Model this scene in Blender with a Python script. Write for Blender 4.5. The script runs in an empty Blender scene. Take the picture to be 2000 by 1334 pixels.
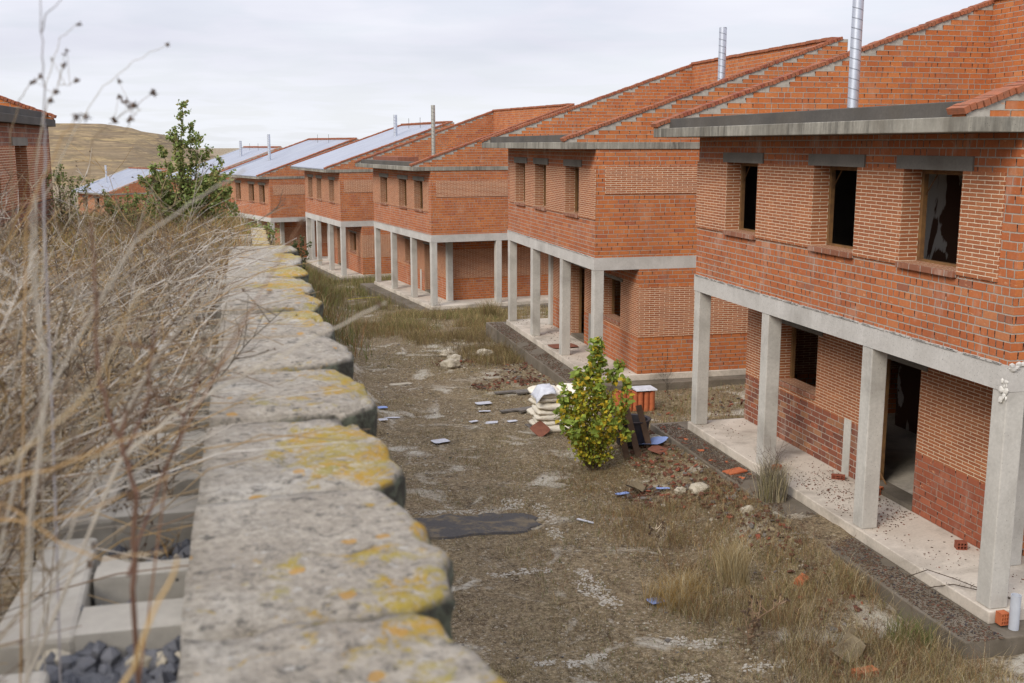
import bpy, math, random
import numpy as np
from mathutils import Vector, Matrix, noise
random.seed(7); RS = np.random.RandomState(11)
SC = bpy.context.scene
COL = SC.collection
# ------------------------------------------------------------------ camera, world, sun
cam = bpy.data.cameras.new('camera'); camo = bpy.data.objects.new('camera', cam); COL.objects.link(camo)
SC.camera = camo
cam.sensor_width = 36.0; cam.lens = 38.12; cam.clip_start = 0.05; cam.clip_end = 6000
camo.rotation_mode = 'XYZ'
camo.rotation_euler = (math.radians(90 - 10.297), math.radians(0.02), math.radians(-13.711))
cam.dof.use_dof = True; cam.dof.focus_distance = 22.0; cam.dof.aperture_fstop = 8.0
SUN_EL, SUN_AZ = math.radians(34), math.radians(231)       # azimuth from +Y clockwise
W = bpy.data.worlds.new('World'); SC.world = W; W.use_nodes = True
nt = W.node_tree; nt.nodes.clear()
out = nt.nodes.new('ShaderNodeOutputWorld')
sky = nt.nodes.new('ShaderNodeTexSky'); sky.sky_type = 'NISHITA'; sky.sun_disc = False
sky.sun_elevation = SUN_EL; sky.sun_rotation = SUN_AZ
bg1 = nt.nodes.new('ShaderNodeBackground'); bg1.inputs[1].default_value = 0.1
nt.links.new(sky.outputs[0], bg1.inputs[0])
tc = nt.nodes.new('ShaderNodeTexCoord'); sx = nt.nodes.new('ShaderNodeSeparateXYZ')
nt.links.new(tc.outputs['Generated'], sx.inputs[0])
def wm(op, a, b=0.0, c=0.0, clamp=False):
    n = nt.nodes.new('ShaderNodeMath'); n.operation = op; n.use_clamp = clamp
    for i, v in enumerate((a, b, c)):
        if isinstance(v, (int, float)): n.inputs[i].default_value = v
        else: nt.links.new(v, n.inputs[i])
    return n.outputs[0]
zc = wm('MAXIMUM', sx.outputs[2], 0.0)
# cloud sheet seen in perspective: direction divided by height
den = wm('ADD', zc, 0.09)
cx = wm('DIVIDE', sx.outputs[0], den); cy = wm('DIVIDE', sx.outputs[1], den)
cc = nt.nodes.new('ShaderNodeCombineXYZ'); nt.links.new(cx, cc.inputs[0]); nt.links.new(cy, cc.inputs[1])
n1 = nt.nodes.new('ShaderNodeTexNoise'); n1.inputs['Scale'].default_value = 0.55; n1.inputs['Detail'].default_value = 5; n1.inputs['Roughness'].default_value = .5
nt.links.new(cc.outputs[0], n1.inputs['Vector'])
n2 = nt.nodes.new('ShaderNodeTexNoise'); n2.inputs['Scale'].default_value = 1.7; n2.inputs['Detail'].default_value = 6; n2.inputs['Distortion'].default_value = .4
nt.links.new(cc.outputs[0], n2.inputs['Vector'])
rp = nt.nodes.new('ShaderNodeValToRGB'); nt.links.new(n1.outputs[0], rp.inputs[0])
rp.color_ramp.elements[0].position = .38; rp.color_ramp.elements[0].color = (.60, .61, .69, 1)
rp.color_ramp.elements[1].position = .62; rp.color_ramp.elements[1].color = (.69, .70, .765, 1)
hz = nt.nodes.new('ShaderNodeMapRange'); nt.links.new(zc, hz.inputs[0])
hz.inputs[1].default_value = .02; hz.inputs[2].default_value = .085; hz.inputs[3].default_value = 1; hz.inputs[4].default_value = 0
mxh = nt.nodes.new('ShaderNodeMix'); mxh.data_type = 'RGBA'
nt.links.new(hz.outputs[0], mxh.inputs[0]); nt.links.new(rp.outputs[0], mxh.inputs[6]); mxh.inputs[7].default_value = (.77, .79, .84, 1)
br = wm('ADD', wm('MULTIPLY', zc, 1.15), 0.99)
vs = nt.nodes.new('ShaderNodeVectorMath'); vs.operation = 'SCALE'
nt.links.new(mxh.outputs[2], vs.inputs[0]); nt.links.new(br, vs.inputs['Scale'])
bg2 = nt.nodes.new('ShaderNodeBackground'); nt.links.new(vs.outputs[0], bg2.inputs[0])
ms = nt.nodes.new('ShaderNodeMixShader')
gap = nt.nodes.new('ShaderNodeMapRange'); nt.links.new(n2.outputs[0], gap.inputs[0])
gap.inputs[1].default_value = .42; gap.inputs[2].default_value = .56; gap.inputs[3].default_value = .88; gap.inputs[4].default_value = .985
nt.links.new(gap.outputs[0], ms.inputs[0])
nt.links.new(bg1.outputs[0], ms.inputs[1]); nt.links.new(bg2.outputs[0], ms.inputs[2]); nt.links.new(ms.outputs[0], out.inputs[0])
sl = bpy.data.lights.new('sun', 'SUN'); sl.energy = 2.5; sl.angle = math.radians(26); sl.color = (1, .93, .82)
so = bpy.data.objects.new('sun', sl); COL.objects.link(so)
sd = Vector((math.sin(SUN_AZ) * math.cos(SUN_EL), math.cos(SUN_AZ) * math.cos(SUN_EL), math.sin(SUN_EL)))
so.rotation_euler = sd.to_track_quat('Z', 'Y').to_euler()
SC.view_settings.view_transform = 'Standard'; SC.view_settings.look = 'None'
SC.view_settings.exposure = 0.22; SC.view_settings.gamma = 1.0

# ------------------------------------------------------------------ material helpers
class NT:
    def __init__(s, name, rough=.9):
        s.mat = bpy.data.materials.new(name); s.mat.use_nodes = True; s.t = s.mat.node_tree
        s.b = s.t.nodes['Principled BSDF']; s.b.inputs['Roughness'].default_value = rough
        s.b.inputs['Specular IOR Level'].default_value = .25
    def put(s, sock, v):
        if v is None: return
        if isinstance(v, bpy.types.NodeSocket): s.t.links.new(v, sock)
        elif isinstance(v, (tuple, list)) and len(v) == 3 and sock.type == 'RGBA': sock.default_value = (*v, 1)
        else: sock.default_value = v
    def m(s, op, a, b=None, c=None, clamp=False):
        n = s.t.nodes.new('ShaderNodeMath'); n.operation = op; n.use_clamp = clamp
        for i, v in enumerate((a, b, c)): s.put(n.inputs[i], v)
        return n.outputs[0]
    def mr(s, v, a, b, c=0., d=1.):
        n = s.t.nodes.new('ShaderNodeMapRange'); s.put(n.inputs[0], v)
        for i, q in enumerate((a, b, c, d)): s.put(n.inputs[i + 1], q)
        return n.outputs[0]
    def noise(s, vec, scale, detail=4, rough=.55, dist=0.):
        n = s.t.nodes.new('ShaderNodeTexNoise'); s.put(n.inputs['Vector'], vec)
        n.inputs['Scale'].default_value = scale; n.inputs['Detail'].default_value = detail
        n.inputs['Roughness'].default_value = rough; n.inputs['Distortion'].default_value = dist
        return n.outputs[0]
    def voro(s, vec, scale, feat='F1', rnd=1.):
        n = s.t.nodes.new('ShaderNodeTexVoronoi'); n.feature = feat; s.put(n.inputs['Vector'], vec)
        n.inputs['Scale'].default_value = scale; n.inputs['Randomness'].default_value = rnd
        return n
    def white(s, vec):
        n = s.t.nodes.new('ShaderNodeTexWhiteNoise'); n.noise_dimensions = '3D'; s.put(n.inputs['Vector'], vec)
        return n.outputs[0]
    def mix(s, f, a, b, mode='MIX'):
        n = s.t.nodes.new('ShaderNodeMix'); n.data_type = 'RGBA'; n.blend_type = mode
        s.put(n.inputs[0], f); s.put(n.inputs[6], a); s.put(n.inputs[7], b)
        return n.outputs[2]
    def ramp(s, v, stops, const=False):
        n = s.t.nodes.new('ShaderNodeValToRGB'); s.put(n.inputs[0], v); e = n.color_ramp.elements
        if const: n.color_ramp.interpolation = 'CONSTANT'
        while len(e) < len(stops): e.new(.5)
        for i, (p, c) in enumerate(stops):
            e[i].position = p; e[i].color = (*c, 1)
        return n.outputs[0]
    def comb(s, x, y, z=0.):
        n = s.t.nodes.new('ShaderNodeCombineXYZ')
        for i, v in enumerate((x, y, z)): s.put(n.inputs[i], v)
        return n.outputs[0]
    def sep(s, v):
        n = s.t.nodes.new('ShaderNodeSeparateXYZ'); s.put(n.inputs[0], v); return n.outputs
    def obj(s): return s.t.nodes.new('ShaderNodeTexCoord').outputs['Object']
    def uv(s): return s.t.nodes.new('ShaderNodeTexCoord').outputs['UV']
    def objrnd(s): return s.t.nodes.new('ShaderNodeObjectInfo').outputs['Random']
    def vscale(s, v, k):
        n = s.t.nodes.new('ShaderNodeMapping'); s.put(n.inputs[0], v); n.inputs['Scale'].default_value = k
        return n.outputs[0]
    def attr(s, name):
        n = s.t.nodes.new('ShaderNodeAttribute'); n.attribute_name = name; return n.outputs['Color']
    def bump(s, h, dist=.01, st=1.):
        n = s.t.nodes.new('ShaderNodeBump'); s.put(n.inputs['Height'], h); n.inputs['Distance'].default_value = dist
        n.inputs['Strength'].default_value = st; s.t.links.new(n.outputs[0], s.b.inputs['Normal'])
    def done(s, col, rough=None):
        s.put(s.b.inputs['Base Color'], col)
        if rough is not None: s.put(s.b.inputs['Roughness'], rough)
        return s.mat

def brick(name, w, h, mor, cols, mcol, jit=.25, gaps=.5, slope=None, white=0., var=.35, split=.22):
    N = NT(name, .88)
    uv = N.uv(); s = N.sep(uv)
    nz = N.noise(uv, 9, 2); wob = N.m('MULTIPLY', N.m('SUBTRACT', nz, .5), .012)
    u = N.m('ADD', s[0], wob); v = N.m('ADD', s[1], N.m('MULTIPLY', wob, .6))
    rv = N.m('DIVIDE', v, h); row = N.m('FLOOR', rv)
    rr = N.white(N.comb(row, 3.7))
    off = N.m('ADD', N.m('MULTIPLY', N.m('MODULO', N.m('ABSOLUTE', row), 2.), .5), N.m('MULTIPLY', rr, jit))
    uu = N.m('ADD', N.m('DIVIDE', u, w), off); cu = N.m('FLOOR', uu)
    # a share of the bricks is split in two, like the headers in the photo
    fx = N.m('SUBTRACT', uu, cu); fy = N.m('SUBTRACT', rv, row)
    idv = N.comb(cu, row, 1.3)
    r1 = N.white(idv); r2 = N.white(N.comb(row, cu, 8.1)); r3 = N.white(N.comb(cu, row, 5.9))
    dx = N.m('MULTIPLY', N.m('MINIMUM', fx, N.m('SUBTRACT', 1., fx)), w)
    dy = N.m('MULTIPLY', N.m('MINIMUM', fy, N.m('SUBTRACT', 1., fy)), h)
    if gaps > 0:
        dx2 = N.m('MULTIPLY', N.m('ABSOLUTE', N.m('SUBTRACT', fx, .5)), w)
        dx = N.m('MINIMUM', dx, N.m('ADD', dx2, N.m('MULTIPLY', N.m('GREATER_THAN', r3, split), 1.)))
    d = N.m('MINIMUM', dx, dy)
    e = N.noise(uv, 60, 3)
    de = N.m('ADD', d, N.m('MULTIPLY', N.m('SUBTRACT', e, .5), .006 if mor > .008 else .002))
    body = N.mr(de, mor * .5 - .001, mor * .5 + .0015)
    col = N.ramp(r1, cols)
    fine = N.noise(uv, 34, 4); big = N.noise(uv, 1.1, 4)
    col = N.mix(N.mr(fine, .3, .75, 0, var), col, (.22, .075, .035))
    col = N.mix(N.mr(N.noise(N.vscale(uv, (20, 5, 1)), 1, 3), .55, .8, 0, .3), col, (.58, .27, .14))
    col = N.mix(N.mr(big, .35, .7, 0, .35), col, (.20, .07, .04), 'MIX')
    mc = N.mix(N.mr(N.noise(uv, 14, 3), .3, .7, 0, .6), mcol, tuple(c * .62 for c in mcol))
    if gaps > 0:   # open dark perpends in rough masonry
        gp = N.m('MULTIPLY', N.m('LESS_THAN', dx, .005), N.m('GREATER_THAN', r2, 1 - gaps))
        gp = N.m('MULTIPLY', gp, N.m('GREATER_THAN', dy, .012))
        mc = N.mix(gp, mc, (.03, .018, .012))
    full = N.mix(body, mc, col)
    if slope:
        z0, b0, k = slope
        vt = N.m('MULTIPLY', N.m('ADD', row, 1.), h)
        ul = N.m('MULTIPLY', N.m('SUBTRACT', cu, off), w)
        line = N.m('ADD', N.m('MULTIPLY', N.m('SUBTRACT', ul, b0), k), z0)
        mk = N.m('GREATER_THAN', vt, N.m('SUBTRACT', line, .03))
        full = N.mix(mk, full, N.mix(N.noise(uv, 12, 4), (.22, .20, .17), (.47, .44, .39)))
        body = N.m('MULTIPLY', body, N.m('SUBTRACT', 1., mk))
    if white > 0:   # mortar smears and lime bloom
        wn = N.noise(N.vscale(uv, (1.2, .55, 1)), 2.2, 6, .65)
        full = N.mix(N.mr(wn, .54, .74, 0, white * 1.2), full, (.50, .41, .34))
    if gaps > 0:
        sp1 = N.m('MULTIPLY', N.m('GREATER_THAN', N.noise(N.vscale(uv, (9, 26, 1)), 1, 2), .66), N.m('GREATER_THAN', r3, .72))
        full = N.mix(N.m('MULTIPLY', sp1, .7), full, (.55, .30, .17))
        hole = N.m('MULTIPLY', N.m('LESS_THAN', N.m('ABSOLUTE', N.m('SUBTRACT', fy, .72)), .20), N.m('LESS_THAN', N.m('MULTIPLY', N.m('MINIMUM', fx, N.m('SUBTRACT', 1., fx)), w), .009))
        full = N.mix(N.m('MULTIPLY', hole, N.m('GREATER_THAN', r2, .45)), full, (.035, .02, .015))
    st = N.noise(N.vscale(uv, (7, .6, 1)), 1, 4)
    full = N.mix(N.mr(st, .58, .85, 0, .35), full, (.07, .05, .04))
    hgt = N.m('ADD', N.m('MULTIPLY', body, 1.), N.m('MULTIPLY', fine, .35))
    N.bump(hgt, .012, .8)
    return N.done(full, .9)

ORG = [(0, (.42, .118, .033)), (.3, (.46, .138, .038)), (.7, (.50, .160, .044)), (.93, (.53, .19, .060)), (.985, (.40, .11, .045)), (1, (.31, .10, .05))]
RED = [(0, (.40, .112, .038)), (.3, (.43, .128, .043)), (.8, (.47, .148, .050)), (.95, (.48, .19, .08)), (1, (.26, .095, .06))]
FAC = [(0, (.31, .108, .046)), (.5, (.36, .13, .056)), (1, (.42, .16, .068))]
MIX = [(0, (.13, .05, .038)), (.35, (.17, .068, .05)), (.5, (.30, .09, .045)), (.68, (.15, .06, .045)), (.85, (.36, .18, .09)), (1, (.22, .12, .08))]
DRD = [(0, (.22, .062, .036)), (.5, (.29, .082, .044)), (1, (.35, .11, .058))]
GM = (.38, .34, .29); LM = (.80, .64, .47)
K = (7.83 - 5.47) / (5.99 + .71)
M = {}
M['rough'] = brick('rough_orange_brick', .25, .098, .012, ORG, GM, .3, .6, white=.2, split=.08)
M['front'] = brick('rough_front_brick', .25, .098, .015, RED, (.40, .345, .29), .45, .45, white=.4, split=.42)
M['gable'] = brick('gable_brick', .25, .098, .012, ORG, GM, .3, .45, slope=(5.47, -.71, K), white=.15, split=.1)
M['face'] = brick('facing_brick', .25, .0475, .0092, FAC, LM, 0., 0., var=.2)
M['mixed'] = brick('mixed_dark_brick', .25, .098, .012, MIX, (.45, .38, .32), .3, .2, white=.3)
M['old'] = brick('weathered_brick', .25, .098, .014, [(0, (.16, .06, .04)), (.5, (.24, .09, .05)), (1, (.30, .14, .08))], (.30, .26, .22), .4, .4, white=.5)
M['dred'] = brick('dark_red_brick', .25, .098, .011, DRD, (.33, .24, .19), .3, .2, white=.25)
M['sill'] = brick('sill_brick', .235, .12, .010, [(0, (.20, .085, .05)), (.5, (.26, .115, .07)), (1, (.30, .14, .09))], (.50, .44, .38), .0, 0., white=.5)

def concrete(name, c1, c2, stain=0., streak=0., pits=True, cream=None):
    N = NT(name, .9); o = N.obj()
    a = N.noise(o, 1.6, 6, .6); b = N.noise(o, 26, 5, .7); c = N.noise(o, 7, 3)
    col = N.mix(N.mr(a, .3, .7), c1, c2)
    col = N.mix(N.mr(b, .35, .75, 0, .4), col, tuple(x * .62 for x in c1))
    if streak:
        sv = N.noise(N.vscale(o, (5, 5, .6)), 1.6, 8, .75)
        big = N.noise(o, .35, 4)
        col = N.mix(N.m('MULTIPLY', N.mr(sv, .38, .66), N.mr(big, .40, .56, .15 * streak, streak)), col, (.045, .042, .036))
        col = N.mix(N.mr(N.noise(N.vscale(o, (14, 14, .8)), 1.3, 4), .66, .8, 0, .4), col, (.55, .53, .48))
    if stain:
        sn = N.noise(o, .9, 6, .65, .5)
        col = N.mix(N.mr(sn, .48, .66, 0, stain), col, (.09, .075, .055))
    if pits:
        v = N.voro(o, 42); pm = N.m('MULTIPLY', N.m('LESS_THAN', v.outputs['Distance'], .16), N.m('GREATER_THAN', N.sep(v.outputs['Color'])[0], .86))
        col = N.mix(pm, col, (.08, .075, .07))
    N.bump(N.m('ADD', b, N.m('MULTIPLY', c, .6)), .004, .6)
    return N.done(col)
M['conc'] = concrete('concrete', (.45, .43, .40), (.56, .54, .51), .22, .14)
M['column'] = concrete('column_concrete', (.44, .42, .385), (.56, .54, .495), .3, .16)
M['eave'] = concrete('weathered_concrete', (.24, .225, .19), (.36, .34, .29), .45, .92)
M['curb'] = concrete('blackened_concrete', (.07, .065, .06), (.11, .10, .09), .4)
M['lintel'] = concrete('lintel_concrete', (.17, .155, .135), (.24, .22, .19), .4)
M['footing'] = concrete('dirty_concrete', (.13, .108, .08), (.21, .18, .145), .8)
M['slabf'] = concrete('slab_concrete', (.50, .44, .37), (.62, .56, .48), .55)
M['inner'] = concrete('shade_toned_interior', (.10, .08, .065), (.14, .115, .095), .3)  # room-side faces: indoor shade put into the colour so openings read black

def plain(name, c, rough=.8, c2=None, scale=6., metal=0., bump=.003):
    N = NT(name, rough); o = N.obj(); n = N.noise(o, scale, 5, .6)
    c2 = c2 or tuple(x * .6 for x in c)
    N.b.inputs['Metallic'].default_value = metal
    N.bump(N.noise(o, scale * 5, 3), bump, .6)
    return N.done(N.mix(N.mr(n, .3, .7), c, c2))
M['wood'] = plain('frame_timber', (.22, .12, .045), .8, (.12, .06, .03), 9)
M['plank'] = plain('weathered_plank', (.13, .08, .05), .85, (.07, .045, .03), 7)
M['greyplank'] = plain('grey_plank', (.20, .18, .16), .9, (.09, .08, .07), 10)
M['darkplastic'] = plain('dark_plastic', (.05, .045, .05), .5)
M['paper'] = plain('white_board', (.56, .57, .62), .7, (.40, .40, .42), 8)
M['blue'] = plain('blue_sheet', (.25, .34, .62), .6, (.20, .27, .5), 5)
M['brownsheet'] = plain('rusty_sheet', (.25, .10, .06), .85, (.16, .06, .04), 9)
M['terra'] = plain('terracotta', (.48, .15, .06), .85, (.34, .09, .04), 12)
M['terrad'] = plain('dull_terracotta', (.27, .085, .05), .9, (.18, .05, .03), 14)
M['coping'] = plain('coping_brick', (.35, .11, .05), .9, (.20, .09, .055), 11, 0, .008)
M['shardb'] = plain('brown_shard', (.17, .07, .045), .95, (.075, .035, .025), 14)
M['felt'] = plain('old_felt', (.20, .16, .10), .95, (.14, .11, .07), 8, 0, .02)
M['stone'] = plain('limestone', (.50, .45, .36), .95, (.30, .26, .19), 9, 0, .02)
M['chalk'] = plain('plaster_residue', (.56, .52, .45), .95, (.34, .30, .24), 22, 0, .02)
M['sack'] = plain('white_sack', (.78, .74, .65), .85, (.64, .58, .47), 7, 0, .015)
M['film'] = plain('plastic_film', (.62, .63, .68), .35, (.5, .52, .58), 10, 0, .02)
M['pvc'] = plain('grey_pvc', (.45, .48, .53), .45, (.38, .40, .45), 5)
M['plasterw'] = plain('plaster_white', (.66, .64, .6), .9, (.5, .48, .44), 9)
M['yellow'] = plain('yellow_hose', (.65, .55, .08), .6)
M['bark'] = plain('bark', (.14, .10, .065), .95, (.07, .05, .035), 14)
M['dtwig'] = plain('dead_twig', (.10, .075, .055), .95)

def metal_pipe(name, c):
    N = NT(name, .42); o = N.obj(); s = N.sep(o)
    ang = N.m('ARCTAN2', s[1], s[0])
    sp = N.m('ADD', N.m('DIVIDE', s[2], .16), N.m('DIVIDE', ang, 2 * math.pi)); fr = N.m('FRACT', sp)
    seam = N.m('LESS_THAN', N.m('ABSOLUTE', N.m('SUBTRACT', fr, .5)), .05)
    N.b.inputs['Metallic'].default_value = .75
    N.bump(seam, .004, 1.)
    return N.done(N.mix(seam, N.mix(N.noise(o, 8, 4), c, tuple(x * .75 for x in c)), tuple(x * .45 for x in c)), .42)
M['pipe'] = metal_pipe('spiral_galvanised', (.62, .66, .74))
M['pipeb'] = metal_pipe('dull_galvanised', (.50, .49, .44))
N = NT('galvanised_sheet', .5); o = N.obj(); N.b.inputs['Metallic'].default_value = .15
n = N.noise(N.vscale(o, (.3, 3, .3)), 2, 4); s_ = N.sep(o)
seam = N.m('LESS_THAN', N.m('FRACT', N.m('MULTIPLY', s_[1], 1.0)), .035)
M['sheet'] = N.done(N.mix(seam, N.mix(N.mr(n, .3, .7), (.33, .35, .41), (.40, .425, .48)), (.30, .34, .45)), .5)

N = NT('old_asphalt', .95); o = N.obj(); M['asphalt'] = N.done(N.mix(N.mr(N.noise(o, 3, 6, .7), .50, .64), N.mix(N.noise(o, 40, 6, .8), (.03, .028, .028), (.13, .12, .115)), (.17, .135, .09)))
# lichen covered coping
N = NT('lichen_concrete', .95); o = N.obj(); s_ = N.sep(o)
a = N.noise(o, 9, 6, .65); b = N.noise(o, 70, 5, .75); c = N.noise(o, 22, 5, .7, .6)
col = N.mix(N.mr(a, .3, .7), (.34, .295, .24), (.50, .45, .375))
bl = N.noise(o, 2.2, 4)
col = N.mix(N.mr(bl, .52, .66, 0, .6), col, (.62, .59, .53))
col = N.mix(N.mr(b, .42, .68, 0, .65), col, (.13, .115, .095))
col = N.mix(N.mr(N.noise(o, 34, 6, .8), .54, .62, 0, .8), col, (.085, .08, .07))
col = N.mix(N.mr(N.noise(o, 48, 4, .7), .60, .68, 0, .7), col, (.52, .50, .46))
tip = N.mr(s_[0], -.05, .16, -.13, .075)
c1_ = N.noise(o, 16, 8, .78, .8)
lm = N.m('ADD', N.m('ADD', c1_, N.m('MULTIPLY', N.m('SUBTRACT', N.noise(o, 3.4, 3), .5), .8)), tip)
lm2 = N.m('MULTIPLY', N.mr(lm, .535, .60), N.mr(N.noise(o, 60, 5, .8), .40, .52, .15, 1.))
lc = N.ramp(N.noise(o, 11, 4), [(.3, (.33, .29, .11)), (.46, (.38, .28, .04)), (.58, (.46, .26, .025)), (.66, (.33, .27, .06)), (.78, (.26, .26, .13))])
col = N.mix(N.m('MULTIPLY', lm2, .92), col, lc)
sp = N.voro(o, 24); spm = N.m('MULTIPLY', N.m('LESS_THAN', N.m('ADD', sp.outputs['Distance'], N.m('MULTIPLY', N.noise(o, 80, 2), .3)), .40), N.m('GREATER_THAN', N.sep(sp.outputs['Color'])[1], .86))
col = N.mix(N.m('MULTIPLY', spm, .75), col, (.46, .25, .05))
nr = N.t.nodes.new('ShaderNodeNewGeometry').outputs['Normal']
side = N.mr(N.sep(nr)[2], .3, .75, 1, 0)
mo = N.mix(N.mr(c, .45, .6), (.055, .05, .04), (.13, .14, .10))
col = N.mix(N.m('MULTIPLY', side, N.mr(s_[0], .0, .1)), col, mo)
N.bump(N.m('ADD', N.m('MULTIPLY', a, 1.6), N.m('ADD', b, c1_)), .012, 1.)
M['lichen'] = N.done(col)
M['block'] = concrete('block_concrete', (.34, .31, .265), (.50, .47, .41), .7)
M['slatestone'] = plain('dark_gravel', (.075, .08, .095), .85, (.16, .16, .17), 16, 0, .01)
N = NT('split_face_block', .95); o = N.obj(); a = N.noise(o, 6, 6, .7); b = N.noise(o, 1.5, 4)
N.bump(a, .03, 1.); M['wallface'] = N.done(N.mix(N.mr(b, .4, .6), N.mix(a, (.12, .11, .09), (.32, .29, .25)), (.08, .085, .06)))

# ground
N = NT('dirt_and_gravel', .97); o = N.obj()
n1_ = N.noise(o, .28, 5, .6); n2_ = N.noise(o, 1.3, 6, .65, .4); n3_ = N.noise(o, 7, 6, .7); n4_ = N.noise(o, 45, 4, .7)
col = N.mix(N.mr(n2_, .38, .62), (.125, .086, .050), (.235, .172, .102))
col = N.mix(N.mr(n1_, .42, .60, 0, .45), col, (.19, .148, .072))
col = N.mix(N.mr(n3_, .42, .7, 0, .8), col, (.30, .24, .145))
col = N.mix(N.mr(N.noise(o, 2.3, 5, .7), .55, .68, 0, .7), col, (.045, .034, .024))
spk = N.noise(o, 16, 9, .9); col = N.mix(N.mr(spk, .40, .50, .9, 0), col, (.040, .027, .015)); col = N.mix(N.mr(spk, .515, .60, 0, .85), col, (.44, .35, .22))
vz = N.voro(o, 52); vr = N.sep(vz.outputs['Color'])
dens = N.mr(N.noise(o, .8, 5, .6), .35, .66, .90, .52)
peb = N.m('MULTIPLY', N.m('GREATER_THAN', vr[0], dens), N.m('LESS_THAN', vz.outputs['Distance'], .42))
pc = N.mix(vr[1], (.15, .115, .075), (.44, .38, .28))
col = N.mix(peb, col, pc)
vz2 = N.voro(o, 17); vr2 = N.sep(vz2.outputs['Color'])
peb2 = N.m('MULTIPLY', N.m('GREATER_THAN', vr2[0], N.m('ADD', dens, .12)), N.m('LESS_THAN', vz2.outputs['Distance'], .33))
col = N.mix(peb2, col, N.mix(vr2[1], (.18, .14, .09), (.40, .35, .27)))
chk = N.m('ADD', N.noise(o, .9, 6, .62, .8), N.m('MULTIPLY', n4_, .10))
col = N.mix(N.m('MULTIPLY', N.mr(chk, .60, .70, 0, 1.), N.mr(spk, .36, .50)), col, (.50, .46, .38))
N.bump(N.m('ADD', N.m('ADD', N.m('MULTIPLY', peb, .6), N.m('MULTIPLY', peb2, 1.1)), N.m('ADD', n3_, n4_)), .03, .9)
M['ground'] = N.done(col)
N = NT('hill_earth', 1.); o = N.obj(); s_ = N.sep(o)
bnd = N.noise(o, .35, 6, .8) if False else N.noise(N.comb(N.m('MULTIPLY', s_[0], .02), N.m('MULTIPLY', s_[1], .006), N.m('MULTIPLY', s_[2], .45)), 1.3, 6, .6)
col = N.ramp(bnd, [(0, (.09, .065, .04)), (.40, (.15, .105, .06)), (.47, (.34, .25, .12)), (.53, (.13, .09, .055)), (.6, (.30, .22, .12)), (.66, (.14, .10, .06)), (1, (.34, .26, .13))])
sh = N.noise(o, .16, 8, .85); col = N.mix(N.mr(sh, .5, .56, 0, .8), col, (.11, .085, .05))
col = N.mix(N.mr(N.noise(o, .03, 5, .7), .45, .6, 0, .7), col, (.17, .125, .075))
M['hill'] = N.done(col)
# plants: colour comes from a per-leaf attribute
def plant(name, trans=.25, rough=.7):
    N = NT(name, rough); c = N.attr('Col'); c = N.mix(N.mr(N.noise(N.obj(), 30, 2), .3, .7, 0, .25), c, (.05, .045, .02))
    tr = N.t.nodes.new('ShaderNodeBsdfTranslucent'); N.put(tr.inputs[0], c)
    mx = N.t.nodes.new('ShaderNodeMixShader'); mx.inputs[0].default_value = trans
    N.done(c); N.t.links.new(N.b.outputs[0], mx.inputs[1]); N.t.links.new(tr.outputs[0], mx.inputs[2])
    N.t.links.new(mx.outputs[0], N.t.nodes['Material Output'].inputs[0])
    return N.mat
M['leaf'] = plant('leaf', .35); M['straw'] = plant('straw', .2, .85)

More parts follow.
